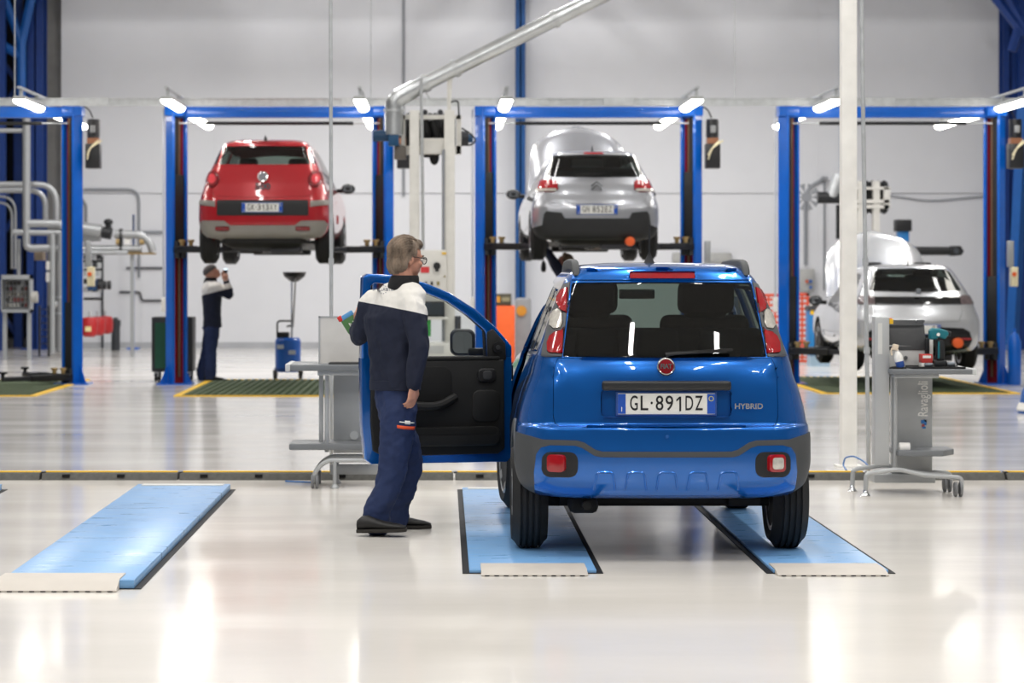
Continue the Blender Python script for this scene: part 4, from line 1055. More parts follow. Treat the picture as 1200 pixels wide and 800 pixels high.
for x in (-.34, .34): MB().cb((x, .63, 1.39), (.33, .11, .20), Matrix.Rotation(radians(14), 3, 'X')).build('headrest', m_seat, car, bevel=.05, seg=3)
seat(car, 0, .32, .50, m_seat, 1.2, head=False)
for x in (-.34, .0, .34): MB().cb((x, -.06, 1.14), (.25, .09, .17)).build('headrest', m_seat, car, bevel=.04, seg=3)
MB().cb((0, 1.42, 1.40), (.22, .02, .06)).build('rear_view_mirror', black_plastic, car, bevel=.01)
# wheels
for x, s_ in ((-.715, -1), (.715, 1)):
    wheel(car, x, 0, .300, .300, .190, s_); wheel(car, x, 2.30, .300, .300, .190, s_, steer=radians(6))
MB().cyl((-.62, 0, .28), (.62, 0, .28), .05, n=10).box((-.55, -.2, .25), (-.38, .1, .34)).box((.38, -.2, .25), (.55, .1, .34)).build('rear_axle', m_inner, car)
MB().tube(bend([(-.42, .4, .22), (-.42, -.40, .27), (-.42, -.50, .28)], .05), .024, 10).build('exhaust_pipe', m_inner, car)
MB().cb((-.43, -.25, .27), (.16, .26, .09)).build('silencer', m_inner, car, bevel=.03)
# handle bar, plate, badge
hb = MB(); hb.box((-.345, -.612, .903), (.345, -.565, .955)); hb.build('tailgate_handle_trim', M('handle_black', '#232426', .4), tg, bevel=.014, seg=3)
number_plate(car, (0, -.585, .832), 'GL·891DZ', tilt=0)
bd = MB(); bd.lathe([(0, 0), (.040, 0), (.041, .004), (.038, .008), (0, .010)], (0, -.562, 1.030), (0, -1, .12), 28); bd = bd.build('round_badge', M('badge_red', '#8e1420', .25, .4, coat=.6), car)
MB().lathe([(.039, 0), (.048, 0), (.049, .006), (.045, .011), (.040, .009)], (0, -.562, 1.030), (0, -1, .12), 32, closed=True).build('badge_ring', chrome, bd)
text('badge_lettering', 'FIAT', chrome, bd, (0, -.5735, 1.031), .036, width=.062, depth=.001, bold=.0012)
text('model_lettering', 'HYBRID', chrome, tg, (.44, -.587, .818), .040, width=.15, depth=.002, bold=.001)
# fog and reverse lamps in bezels
for s_, mm, nm in ((-1, m_redlens, 'fog_lamp'), (1, m_redlens, 'reverse_lamp')):
    x0, x1 = (.545, .645); xa, xb = (s_*x0, s_*x1) if s_ > 0 else (s_*x1, s_*x0); yy = -.575 if True else 0
    l_ = MB(); P2 = rrect(xa, xb, .468, .562, .022)
    # follow the corner: tilt the lamp outwards
    a = radians(24)*s_; c = Vector(((xa+xb)/2, -.606, .515)); Rz = Matrix.Rotation(a, 3, 'Z')
    l_.prism([c+Rz@Vector((x-c.x, 0, z-c.z)) for x, z in P2], Rz@Vector((0, .07, 0))); q = l_.build(nm, mm, car, bevel=.004)
    if s_ > 0:
        P3 = rrect(xa+.016, xb-.016, .484, .546, .015); w_ = MB(); w_.prism([c+Rz@Vector((x-c.x, -.004, z-c.z)) for x, z in P3], Rz@Vector((0, .01, 0))); w_.build('clear_lens', m_clear, q, bevel=.002)
# stamped arches in the lower bumper
for k in range(5):
    xc = (-.33, -.165, 0, .165, .33)[k]; zt, zb, w1, w2 = .468, .372, .042, .056
    pts = bend([(xc-w2, 0, zb), (xc-w1, 0, zt), (xc+w1, 0, zt), (xc+w2, 0, zb)], .02, 4)
    PP = []
    for p in bend([q_ for q_ in pts], .001, 1) if False else [pts[0].lerp(pts[1], f/6) for f in range(6)]+pts[1:-2]+[pts[-2].lerp(pts[-1], f/6) for f in range(7)]:
        ok_, l_, n_, _ = lb.ray_cast(Vector((p.x, -2, p.z)), Vector((0, 1, 0)))
        if ok_: PP.append(l_+Vector((0, .002, 0)))
    MB().tube(PP, .007, 8).build('bumper_emboss', m_blue, car)
MB().cyl((0, -.632, .66), (0, -.622, .66), .010, n=14).build('parking_sensor', m_blue, car)
MB().cyl((-.18, -.632, .66), (-.18, -.62, .66), .010, n=14).build('parking_sensor', m_blue, car) if False else None
# wiper, aerial, roof rails
wp = MB(); wp.tube([(.0, -.545, 1.093), (.05, -.552, 1.10), (.33, -.535, 1.113)], [.013, .009, .006], 8); wp = wp.build('rear_wiper', black_plastic, car)
MB().box((.02, -.552, 1.104), (.36, -.536, 1.118), Matrix.Rotation(radians(-3), 3, 'Y')).build('wiper_blade', rubber, wp)
MB().lathe([(.034, 0), (.026, .012), (.012, .045), (.006, .06), (.0045, .22), (.0, .225)], (-.045, -.02, 1.583), (0, -.12, 1), 12).build('aerial', black_plastic, car)
for s_ in (1, -1):
    pr = [(-.285, 1.515), (-.26, 1.552), (-.22, 1.580), (-.16, 1.598), (-.05, 1.606), (.35, 1.610), (.75, 1.600), (.88, 1.58), (.95, 1.54), (.96, 1.51), (.7, 1.53), (.3, 1.55), (-.1, 1.545)]
    MB().prism([(s_*.445, y_, z_) for y_, z_ in pr], (s_*.042, 0, 0)).build('roof_rail', m_clad, car, bevel=.014, seg=3)
# ---- the open front left door
dr_ang = radians(-14)       # leaf swung out, free end a little towards the viewer
hinge = Vector((-.775, 1.76, 0))
def D(u, v, z): # u along the leaf away from the car, v through the leaf (positive = outer skin, forwards)
    d = Vector((-cos(dr_ang), sin(dr_ang)*1, 0)); n_ = Vector((sin(dr_ang)*-1*-1, cos(dr_ang), 0)); n_ = Vector((-d.y, d.x, 0)); n_ = n_ if n_.y > 0 else -n_
    return hinge+d*u+n_*v+Vector((0, 0, z))
out = [(.0, .38), (.03, .345), (.90, .345), (.935, .37), (.96, .60), (.965, 1.0), (.955, 1.50), (.93, 1.525), (.82, 1.52), (.70, 1.505), (.56, 1.47), (.40, 1.405), (.24, 1.305), (.10, 1.185), (.0, 1.07)]
hole = [(.16, 1.005), (.905, 1.005), (.905, 1.475), (.80, 1.468), (.69, 1.452), (.57, 1.42), (.42, 1.36), (.29, 1.275), (.18, 1.175), (.165, 1.12)]
low = [(.0, .38), (.03, .345), (.90, .345), (.935, .37), (.96, .60), (.965, 1.005), (0, 1.005)]
MBd = MB().prism([D(u, -.055, z) for u, z in low], D(0, .045, 0)-D(0, -.055, 0))
pairs = [((.0, 1.0), (.16, 1.0)), ((.0, 1.07), (.165, 1.12)), ((.05, 1.128), (.168, 1.15)), ((.10, 1.185), (.18, 1.175)), ((.24, 1.305), (.29, 1.265)), ((.40, 1.405), (.42, 1.352)), ((.56, 1.470), (.57, 1.412)), ((.70, 1.505), (.69, 1.444)), ((.82, 1.520), (.80, 1.462)),
         ((.925, 1.525), (.880, 1.468)), ((.955, 1.505), (.905, 1.45)), ((.962, 1.30), (.905, 1.30)), ((.965, 1.0), (.905, 1.0))]
MBd.loft([[D(*p[:1], -.055, p[1]), D(q[0], -.055, q[1]), D(q[0], .03, q[1]), D(p[0], .03, p[1])] for p, q in pairs])
dr = MBd.build('front_door', m_blue, car, bevel=.008)
m_trim = M('door_trim_black', '#131314', .6, bump=.08, bs=150)
tp = [(.055, .43), (.10, .40), (.83, .395), (.90, .43), (.915, .60), (.915, .99), (.06, .99)]
MB().prism([D(u, -.06, z) for u, z in tp], D(0, -.095, 0)-D(0, -.06, 0)).build('trim_panel', m_trim, dr, bevel=.012, seg=3)
tri = [(.045, .985), (.165, .985), (.165, 1.16), (.13, 1.18), (.05, 1.09)]
MB().prism([D(u, -.055, z) for u, z in tri], D(0, -.085, 0)-D(0, -.055, 0)).build('mirror_corner_trim', m_trim, dr, bevel=.006)
fr = [(.165, 1.0), (.9, 1.0), (.9, 1.478), (.80, 1.47), (.69, 1.454), (.57, 1.422), (.42, 1.362), (.29, 1.277), (.175, 1.175)]
MB().tube([D(u, -.02, z) for u, z in fr]+[D(.165, -.02, 1.0)], .012, 8).build('window_seal', black_plastic, dr)
MB().box((0, 0, 0), (.001, .001, .001)) if False else None
MB().prism([D(u, -.062, z) for u, z in ((.09, .985), (.91, .985), (.91, 1.01), (.09, 1.01))], D(0, -.10, 0)-D(0, -.062, 0)).build('sill_rail', m_trim, dr, bevel=.008)
m_trim2 = M('door_trim_soft', '#0d0d0e', .75)
def pad(poly, v0, v1, nm, mt, bv=.01): return MB().prism([D(u, v0, z) for u, z in poly], D(0, v1, 0)-D(0, v0, 0)).build(nm, mt, dr, bevel=bv, seg=3)
pad(rrect(.40, .88, .70, .95, .06), -.09, -.105, 'upper_trim_pad', m_trim2)
pad(rrect(.115, .235, .85, .935, .03), -.09, -.112, 'handle_bezel', M('bezel_dark', '#1f1f21', .35), .008)
pad(rrect(.145, .205, .865, .92, .02), -.11, -.118, 'door_handle', M('handle_grey', '#38393c', .3), .004)
pad(rrect(.09, .27, .60, .80, .05), -.09, -.102, 'speaker_grille', M('grille_dark', '#171718', .5), .012)
pad(rrect(.09, .74, .455, .575, .05), -.09, -.135, 'door_pocket', m_trim, .015)
pad(rrect(.12, .70, .525, .572, .02), -.134, -.138, 'pocket_opening', black_matte, .002)
MB().tube(bend([D(.38, -.11, .76), D(.50, -.15, .70), D(.86, -.15, .72)], .08), .028, 10).build('armrest', m_trim, dr)
MB().cyl(D(.105, -.085, 1.065), D(.105, -.10, 1.065), .033, n=18).build('mirror_adjuster', M('bezel_dark'), dr)
MB().cyl(D(.105, -.10, 1.065), D(.105, -.115, 1.065), .014, n=12).build('adjuster_knob', M('handle_grey'), dr)
gp = glass('door_glass', '#fafcfb', .97)
MB().prism([D(u, -.004, z) for u, z in hole], D(0, .004, 0)-D(0, 0, 0)).build('window_pane', gp, dr)
# wing mirror, outside the leaf
mc = D(.265, .14, 1.09)
mr = MB(); mr.prism([Vector((mc.x+x, mc.y, mc.z+z)) for x, z in rrect(-.085, .075, -.085, .085, .045, 6)], (0, .09, 0)); mr = mr.build('wing_mirror', M('mirror_shell', '#2a2b2e', .4), dr, bevel=.02, seg=3)
MB().prism([Vector((mc.x+x, mc.y-.004, mc.z+z)) for x, z in rrect(-.068, .055, -.068, .068, .035, 6)], (0, .006, 0)).build('mirror_glass', M('mirror_glass', '#f0f2f4', .01, 1., var=0), mr)
MB().cb(mc+Vector((.08, -.0, -.06)), (.10, .10, .05)).build('mirror_arm', black_plastic, mr, bevel=.012)
MB().cb(D(.93, -.02, .80), (.02, .05, .10)).build('door_latch', steel, dr)
for z in (.50, .86): MB().cyl(D(-.005, 0, z), D(-.005, 0, z+.09), .018, n=10).build('hinge', steel_dark, dr)

# -------------------------------------------------------------- generic raised hatchbacks
def raised(name, o, rz, label, LV, bow, paint, win, regs, parts, R, wb, plate, platez, platey, liner_hw=.5, rimR=.21, seatmat=None, hood=None, mirrorL=None, tw=.2, arch=None, ws=None, tyre_x=.74):
    rr = [(1, win, 'rear', 0)]+regs
    if ws: rr.append((18, ws, 'top', 0))
    zt = max(l[0] for l in LV)
    for sg in (1, -1):
        zb = .62*zt; rr += [(13, [(.12, zb+.06), (1.05, zb+.01), (1.05, zt-.14), (.35, zt-.13), (.2, zt-.2)], 'side', sg), (14, [(1.11, zb+.01), (2.0, zb-.02), (1.75, zt-.30), (1.48, zt-.155), (1.11, zt-.14)], 'side', sg)]
        rr += [(16, [(.08, .85), (.45, .48), (1.07, .42), (1.07, zb-.01), (.05, zb+.04)], 'side', sg), (17, [(1.09, .42), (2.0, .42), (2.08, zb-.05), (1.09, zb-.01)], 'side', sg)]
    c_ = dict(wb=wb, R=R, tw=tw, arch=arch or R+.05, clad=False, regions=rr, only={13: (0,), 14: (0,), 16: (0,), 17: (0,), 18: (0,)})
    t, bm, lay = hatch(name, o, rz, label, LV, bow, paint, c_)
    patch(bm, lay, 0, 'body', paint, t, depth=.02)
    patch(bm, lay, 1, 'rear_window', G, t, gap=.003, off=-.002, depth=.004)
    for r_, nm in ((13, 'rear_side_window'), (14, 'side_window')): patch(bm, lay, r_, nm, G, t, gap=.004, depth=.004)
    for r_, nm in ((16, 'rear_door'), (17, 'front_door')): patch(bm, lay, r_, nm, paint, t, gap=.004, depth=.015)
    if ws: patch(bm, lay, 18, 'windscreen', MATS['windscreen_glass'], t, gap=.004, depth=.004)
    for rid, nm, mt, gap, off, dep in parts: patch(bm, lay, rid, nm, mt, t, gap=gap, off=off, depth=dep)
    bm.free()
    yr = min(l[2] for l in LV)
    LI = [(.20, liner_hw-.12, yr+.25, wb+.5, .1, .1), (.27, liner_hw, yr+.12, wb+.6, .1, .1), (.60, liner_hw, yr+.1, wb+.6, .1, .1), (.72, liner_hw+.02, yr+.1, wb+.55, .1, .1)]
    b = shell(LI, .03, 2); ub = link('underbody', mesh_from_bm(b, 'underbody', M('underbody_grey', '#1d1c1b', .6, .2, var=.3, vs_=8)), t)
    for k, (x, y, dx, dy, z, dz) in enumerate(((.0, .05, .9, .12, .20, .06), (.18, 1.2, .35, .6, .18, .05), (-.25, .5, .3, .5, .17, .06), (.28, -.3, .4, .28, .19, .1), (0, 2.3, .8, .4, .17, .08), (-.2, 1.6, .16, 1.4, .175, .05))):
        MB().cb((x, y, z), (dx, dy, dz)).build('undertray', (steel_dark, black_plastic, M('underbody_grey'))[k % 3], ub, bevel=.02)
    MB().tube(bend([(.12, 2.2, .19), (.10, 1.0, .18), (.25, .5, .19), (.28, -.25, .20)], .2), .035, 10).build('exhaust_pipe', M('exhaust_rust', '#6d5c4e', .5, .5), ub)
    MB().cyl((-tyre_x+.1, 0, R), (tyre_x-.1, 0, R), .05, n=10).build('rear_axle', steel_dark, ub)
    for s_ in (1, -1): MB().cyl((s_*.45, .1, .24), (s_*.45, -.05, .5), .06, n=10).build('coil_spring', steel_dark, ub)
    sm = seatmat or m_seat
    MB().box((-.6, -.3, .66), (.6, 1.9, .70)).build('cabin_floor', m_inner, t)
    for x in (-.34, .34): seat(t, x, 1.30, .55, sm, .48)
    seat(t, 0, .50, .52, sm, 1.2, head=False)
    for x in (-.36, .36): MB().cb((x, .12, zt-.42), (.24, .09, .16)).build('headrest', sm, t, bevel=.03)
    MB().box((-.6, 2.0, .6), (.6, 2.3, .95)).build('dashboard', m_inner, t, bevel=.05)
    for x, s_ in ((-tyre_x, -1), (tyre_x, 1)):
        wheel(t, x, 0, R, R, tw, s_, rimR=rimR); wheel(t, x, wb, R, R, tw, s_, rimR=rimR)
    if plate: number_plate(t, (0, platey, platez), plate)
    for s_ in ((1, -1) if mirrorL is None else mirrorL):
        zc = .64*zt; b = MB(); b.ell((s_*.96, 1.98, zc), (.10, .09, .075), 14); b = b.build('wing_mirror', black_plastic, t)
        MB().prism([(s_*.96-.07, 1.895, zc-.04), (s_*.96+.07, 1.895, zc-.04), (s_*.96+.06, 1.90, zc+.045), (s_*.96-.06, 1.90, zc+.045)], (0, .02, 0)).build('mirror_glass', MATS['mirror_glass'], b)
        MB().cyl((s_*.80, 1.99, zc-.03), (s_*.93, 1.98, zc-.02), .03, n=8).build('mirror_arm', black_plastic, b)
    if hood:
        y0, z0, L, hw_, ang = hood; d = Vector((0, cos(ang), sin(ang))); nn = Vector((0, -sin(ang), cos(ang)))
        rings = []
        for i in range(25):
            f = i/24; w_ = hw_*(1-.06*f)*sqrt(max(.02, 1-.88*f**5)); ring = []
            for k in range(25):
                x = -1+2*k/24; dome = .07*(1-x*x)-.05*(max(0, abs(x)-.75)/.25)**2; end = -.10*max(0, (f-.8)/.2)**2
                ring.append(Vector((x*w_, y0, z0))+d*(L*f*(1-.06*x*x*f))+nn*(dome+end+.04*sin(pi*f)))
            back = [p-nn*.025 for p in ring[::-1]]; rings.append(ring+back)
        MB().loft(rings).build('raised_bonnet', paint, t, angle=50)
        MB().cyl(Vector((hw_*.7, y0+.9, z0-.1)), Vector((hw_*.5, y0, z0))+d*L*.7, .008, n=6).build('bonnet_stay', steel, t)
    return t
def scaled(H, Wd, yr, L, wbx, top_w=.56, hatch_lean=.34, sill=.30):
    """generic hatchback level table: H height, Wd half width, yr rear, L length"""
    yf = yr+L
    return [(sill-.05, Wd*.78, yr+.22, yf-.25, .2, .35), (sill, Wd*.90, yr+.05, yf-.12, .22, .35), (sill+.09, Wd*.97, yr+.01, yf-.05, .24, .4), (sill+.22, Wd, yr, yf, .25, .4), (.46*H, Wd*.995, yr+.005, yf, .25, .4),
            (.52*H, Wd*.975, yr+.03, yf-.05, .25, .4), (.58*H, Wd*.945, yr+.07, yf-.25, .24, .4), (.63*H, Wd*.915, yr+.10, yf-.75, .22, .35), (.67*H, Wd*.885, yr+.13, yf-1.15, .20, .3),
            (.76*H, Wd*.82, yr+.13+hatch_lean*.30, yf-1.42, .18, .28), (.86*H, Wd*.735, yr+.13+hatch_lean*.65, yf-1.74, .16, .25), (.93*H, Wd*.675, yr+.13+hatch_lean*.92, yf-1.98, .15, .22), (.962*H, Wd*.63, yr+.16+hatch_lean, yf-2.08, .14, .2),
            (.98*H, Wd*.56, yr+.22+hatch_lean, yf-2.2, .14, .2), (.992*H, Wd*.42, yr+.36+hatch_lean, yf-2.35, .12, .2), (H, Wd*.15, yr+.7+hatch_lean, yf-2.6, .08, .1)]
# -------------------------------------------------------------- the red car
m_red = M('car_red', '#ab0a1a', .25, .15, coat=1., var=.02)
m_skid = M('skid_grey', '#8d8a84', .5, .2)
LV = scaled(1.66, .865, -.72, 4.15, 2.61, hatch_lean=.26, sill=.36)
regs = [(2, sym([(0, 1.285), (.60, 1.285), (.655, 1.2), (.68, .95), (.63, .88), (0, .86)]), 'rear', 0), (3, rrect(-.60, .60, .625, .83, .02), 'rear', 0), (4, sym([(0, .50), (.42, .50), (.50, .56), (.80, .565), (.84, .52), (.80, .40), (.70, .31), (0, .31)]), 'rear', 0)]
for m_ in (lambda p: p, mir):
    regs += [(5, m_(circ(.675, 1.105, .090, .110, 20)), 'rear', 0), (10, m_(circ(.672, 1.105, .052, .066, 18)), 'rear', 0), (6, m_(rrect(.43, .62, .43, .485, .015)), 'rear', 0), (7, m_([(.62, .74), (.86, .77), (.86, .84), (.62, .82)]), 'rear', 0), (8, m_([(.575, 1.60), (.60, 1.60), (.665, 1.32), (.63, 1.305)]), 'rear', 0)]
regs += [(9, rrect(-.2, .2, 1.575, 1.605, .01), 'rear', 0)]
winr = sym([(0, 1.555), (.53, 1.55), (.60, 1.325), (.58, 1.305), (0, 1.30)])
parts = [(2, 'tailgate', m_red, .004, .001, .02), (3, 'bumper_insert', black_plastic, .003, .006, .02), (4, 'skid_plate', m_skid, .003, .008, .02), (5, 'tail_lamp', m_reddark, .003, .020, .03), (10, 'lamp_highlight', M('lens_highlight', '#d8404a', .1, coat=.8), .001, .024, .02), (6, 'bumper_reflector', m_reddark, .002, .014, .02),  # paler inner oval paints a highlight into the tail lamp
         (7, 'bumper_strip', m_skid, .003, .008, .02), (8, 'rear_pillar', M('pillar_black', '#131315', .15, coat=.5), .002, .004, .01), (9, 'high_brake_lamp', m_redlens, .002, .006, .02)]
rc = raised('family_car', (-2.35, 32.75, 1.66), radians(-1.2), 'red car raised high on the left lift', LV, .07, m_red, winr, regs, parts, .325, 2.61, 'GK·313XY', .73, -.745, seatmat=M('seat_red_grey', '#4a1c1e', .8), mirrorL=(1,), liner_hw=.55, tyre_x=.765, tw=.215,
            ws=[(-.55, 1.55), (.55, 1.55), (.65, 2.25), (-.65, 2.25)])
bd = MB(); bd.lathe([(0, 0), (.055, 0), (.05, .012), (0, .015)], (0, -.632, 1.135), (0, -1, .2), 24); bd = bd.build('round_badge', M('badge_dark', '#6b6b70', .3, .8), rc)
MB().lathe([(.05, 0), (.07, 0), (.068, .014), (.053, .012)], (0, -.632, 1.135), (0, -1, .2), 28, closed=True).build('badge_ring', chrome, bd)
text('model_numeral', '500', chrome, rc, (0, -.66, 1.005), .11, width=.20, depth=.006, bold=.004)
MB().lathe([(.03, 0), (.02, .02), (.005, .06), (0, .07)], (0, -.25, 1.635), (0, -.3, 1), 10).build('aerial', black_plastic, rc)
# -------------------------------------------------------------- the silver car with open bonnet
m_silver = M('car_silver', '#a9abb1', .25, .55, coat=1., var=.02)
LV = scaled(1.47, .84, -.68, 3.95, 2.54, hatch_lean=.36, sill=.30)
winr = sym([(0, 1.40), (.50, 1.392), (.555, 1.30), (.60, 1.115), (.55, 1.095), (0, 1.085)])
regs = [(2, sym([(0, 1.075), (.61, 1.085), (.67, 1.0), (.66, .80), (.60, .745), (0, .73)]), 'rear', 0),
        (3, sym([(0, .545), (.42, .545), (.46, .62), (.66, .64), (.69, .60), (.71, .46), (.86, .42), (.86, .22), (0, .22)]), 'rear', 0), (9, rrect(-.13, .13, 1.408, 1.432, .008), 'rear', 0), (10, rrect(-.37, .37, .60, .715, .02), 'rear', 0)]
for m_ in (lambda p: p, mir): regs += [(5, m_([(.50, .93), (.50, 1.02), (.54, 1.05), (.74, 1.055), (.80, 1.0), (.80, .92), (.75, .895), (.55, .895)]), 'rear', 0), (6, m_([(.52, .90), (.78, .90), (.77, .935), (.52, .935)]), 'rear', 0), (8, m_([(.505, 1.392), (.535, 1.38), (.655, 1.12), (.61, 1.115)]), 'rear', 0)]
parts = [(2, 'tailgate', m_silver, .004, .001, .02), (3, 'bumper_cladding', M('bumper_black', '#222325', .6), .003, .010, .02), (5, 'tail_lamp', m_redlens, .003, .014, .03), (6, 'indicator_lamp', m_clear, .002, .016, .02),
         (8, 'rear_pillar', MATS['pillar_black'], .002, .004, .01), (9, 'high_brake_lamp', m_redlens, .001, .006, .02), (10, 'plate_recess', m_silver, .0, -.012, .012)]
sc_ = raised('hatchback', (1.985, 32.75, 1.705), radians(1.3), 'silver car with raised bonnet on the middle lift', LV, .09, m_silver, winr, regs, parts, .31, 2.54, 'GN 852EZ', .66, -.685, mirrorL=(-1, 1), liner_hw=.54, tyre_x=.735, tw=.205,
             hood=(2.30, 1.00, 1.10, .72, radians(62)), ws=[(-.5, 1.45), (.5, 1.45), (.62, 2.15), (-.62, 2.15)])
for k in range(2):
    z = 1.005-.045*k; MB().tube([(-.07, -.63, z-.04), (0, -.635, z+.02), (.07, -.63, z-.04)], .012, 6).build('chevron_badge', M('badge_steel', '#55585c', .2, .9), sc_)
MB().cyl((.43, -.72, .245), (.43, -.5, .245), .062, .055, n=18).build('exhaust_plug', orange, sc_, bevel=.006)
MB().tube([(-.25, -.50, 1.12), (.12, -.49, 1.14)], .010, 6).build('rear_wiper', black_plastic, sc_)
MB().lathe([(.02, 0), (.01, .03), (.004, .08), (0, .085)], (0, .1, 1.455), (0, -.4, 1), 8).build('aerial', black_plastic, sc_)
# -------------------------------------------------------------- the pale car on the right lift
m_pale = M('car_pale', '#c6c8cc', .25, .5, coat=1., var=.02)
LV = scaled(1.42, .845, -.70, 4.05, 2.54, hatch_lean=.40, sill=.28)
winr = sym([(0, 1.36), (.44, 1.352), (.50, 1.31), (.60, 1.075), (.54, 1.055), (0, 1.045)])
regs = [(2, sym([(0, 1.035), (.62, 1.04), (.64, .99), (0, .985)]), 'rear', 0), (12, sym([(0, .885), (.57, .885), (.58, .80), (.52, .665), (0, .655)]), 'rear', 0), (7, sym([(0, .985), (.80, .985), (.80, .885), (0, .885)]), 'rear', 0),
        (3, sym([(0, .60), (.58, .575), (.66, .53), (.70, .42), (.66, .335), (.60, .30), (0, .24)]), 'rear', 0)]
for m_ in (lambda p: p, mir): regs += [(5, m_([(.56, .885), (.56, .985), (.60, 1.0), (.80, 1.0), (.82, .95), (.80, .885)]), 'rear', 0), (6, m_(rrect(.50, .68, .42, .45, .01)), 'rear', 0)]
parts = [(2, 'tailgate', m_pale, .002, .001, .02), (12, 'lower_tailgate', m_pale, .004, .001, .02), (7, 'lamp_bar', M('bar_black', '#0e0e10', .1, coat=.8), .002, .004, .02), (3, 'bumper_cladding', M('bumper_gloss', '#161719', .25), .003, .008, .02),
         (5, 'tail_lamp', M('lens_smoke', '#6a5c5e', .12, coat=.8, var=.25, vs_=25), .002, .012, .02), (6, 'bumper_reflector', m_redlens, .001, .012, .015)]
pc = raised('hatchback', (6.22, 32.8, .24), 0., 'pale silver car with raised bonnet on the right lift', LV, .09, m_pale, winr, regs, parts, .315, 2.54, 'C', .56, -.715, mirrorL=(-1, 1), liner_hw=.54, tyre_x=.745, tw=.205,
            hood=(2.35, .98, 1.12, .74, radians(58)), ws=[(-.5, 1.5), (.5, 1.5), (.62, 2.2), (-.62, 2.2)])
text('maker_lettering', 'PEUGEOT', M('badge_steel'), pc, (.0, -.66, .935), .06, width=.42, depth=.004)
MB().prism([(-.03, -.60, 1.02), (.03, -.60, 1.02), (.035, -.59, 1.08), (0, -.585, 1.10), (-.035, -.59, 1.08)], (0, .02, 0)).build('shield_badge', M('badge_steel'), pc)
MB().cyl((.49, -.76, .385), (.49, -.5, .385), .068, .06, n=18).build('exhaust_plug', orange, pc, bevel=.006)
MB().tube([(-.05, -.50, 1.075), (.25, -.48, 1.09)], .010, 6).build('rear_wiper', black_plastic, pc)
MB().lathe([(.02, 0), (.01, .03), (.004, .22), (0, .225)], (0, .15, 1.405), (.05, -.15, 1), 8).build('aerial', black_plastic, pc)
# ================================================================== people
m_navy = M('cloth_navy', '#161c30', .85, var=.08, vs_=30, bump=.1, bs=300)
m_trous = M('trouser_navy', '#1d2c52', .8, var=.08, vs_=20, bump=.1, bs=300)
m_white_cloth = M('cloth_white', '#e2dfd9', .85, var=.04, vs_=20, bump=.1, bs=300)
m_skin = M('skin', '#c58f78', .5, var=.08, vs_=40)
m_hair = M('hair_grey', '#7b6b5c', .6, var=.45, vs_=26, stretch=(1., 1., .35), bump=.6, bs=120)
m_shoe = M('shoe_black', '#1b1a1a', .5, var=.15, vs_=25)
m_sole = M('shoe_sole', '#2a2724', .7)
def vnoise(bm, amp, freq, st=(1, 1, 1), rnd=0.):
    bm.normal_update()
    for v in bm.verts:
        c = Vector((v.co.x*st[0], v.co.y*st[1], v.co.z*st[2]))*freq+Vector((rnd, rnd, 0)); v.co += v.normal*(noise.noise(c)*amp+noise.noise(c*2.3)*amp*.45)
def ering(c, rx, ry, yaw, n=20, tilt=None, sq=2.3):
    c = Vector(c); P = []
    for j in range(n):
        a = 2*pi*j/n; x = rx*abs(cos(a))**(2/sq)*(1 if cos(a) > 0 else -1); y = ry*abs(sin(a))**(2/sq)*(1 if sin(a) > 0 else -1)
        v = Vector((x*cos(yaw)-y*sin(yaw), x*sin(yaw)+y*cos(yaw), 0))
        if tilt is not None: v = tilt@v
        P.append(c+v)
    return P
def limb(mb, pts, rad, n=14, sub=5):
    """smooth tapered limb through the joints"""
    P = []; R = []; k = len(pts); pts = [Vector(p) for p in pts]
    for i in range(k-1):
        for j in range(sub):
            t = j/sub; P.append(pts[i].lerp(pts[i+1], t)); R.append(rad[i]+(rad[i+1]-rad[i])*t)
    P.append(pts[-1]); R.append(rad[-1])
    for _ in range(2):
        Q = P[:]
        for i in range(1, len(P)-1): Q[i] = P[i]*.5+(P[i-1]+P[i+1])*.25
        P = Q
    mb.tube(P, R, n); mb.ell(P[0], R[0]*.99, 12); mb.ell(P[-1], R[-1]*.99, 12)
def frame(d, up=Vector((0, 0, 1))):
    d = Vector(d).normalized(); x = d.cross(up)
    if x.length < 1e-3: x = Vector((1, 0, 0))
    x.normalize(); u = x.cross(d).normalized(); return d, x, u
def hand(mb, w_, d, palm, thumb_side, curl=.5, scale=1.):
    """w_: wrist; d: pointing direction; palm: palm normal; thumb_side: lateral direction of the thumb"""
    d = Vector(d).normalized(); p = Vector(palm); p = (p-d*p.dot(d)).normalized(); l = Vector(thumb_side); l = (l-d*l.dot(d)-p*l.dot(p)).normalized()
    w_ = Vector(w_); s = scale
    pc = w_+d*.05*s
    rings = []
    for f, hw, ht in ((-.02, .024, .019), (.015, .030, .018), (.05, .038, .016), (.085, .040, .013)):
        c = w_+d*f*s; rings.append([c+l*cos(a)*hw*s+p*sin(a)*ht*s for a in [2*pi*k/12 for k in range(12)]])
    mb.loft(rings)
    for k, (off, L) in enumerate(((.029, .070), (.010, .080), (-.010, .074), (-.028, .058))):
        q = w_+d*.080*s+l*off*s; a = 0; pts = [q-d*.01*s]
        pts.append(q)
        for seg in (.45, .30, .25):
            a += curl*(.55+.1*k); dd = d*cos(a)+p*sin(a); q = q+dd*L*seg*s; pts.append(q)
        mb.tube(pts, [.0095*s, .0095*s, .0088*s, .0080*s, .0068*s], 8); mb.ell(pts[-1], .0068*s, 8)
    q = w_+d*.025*s+l*.026*s; dd = (d*.75+l*.6+p*.25).normalized(); pts = [q, q+dd*.035*s, q+dd*.035*s+(d*.9+l*.1+p*.3).normalized()*.028*s, q+dd*.035*s+(d*.9+l*.0+p*.4).normalized()*.05*s]
    mb.tube(pts, [.014*s, .012*s, .010*s, .008*s], 8); mb.ell(pts[-1], .008*s, 8)
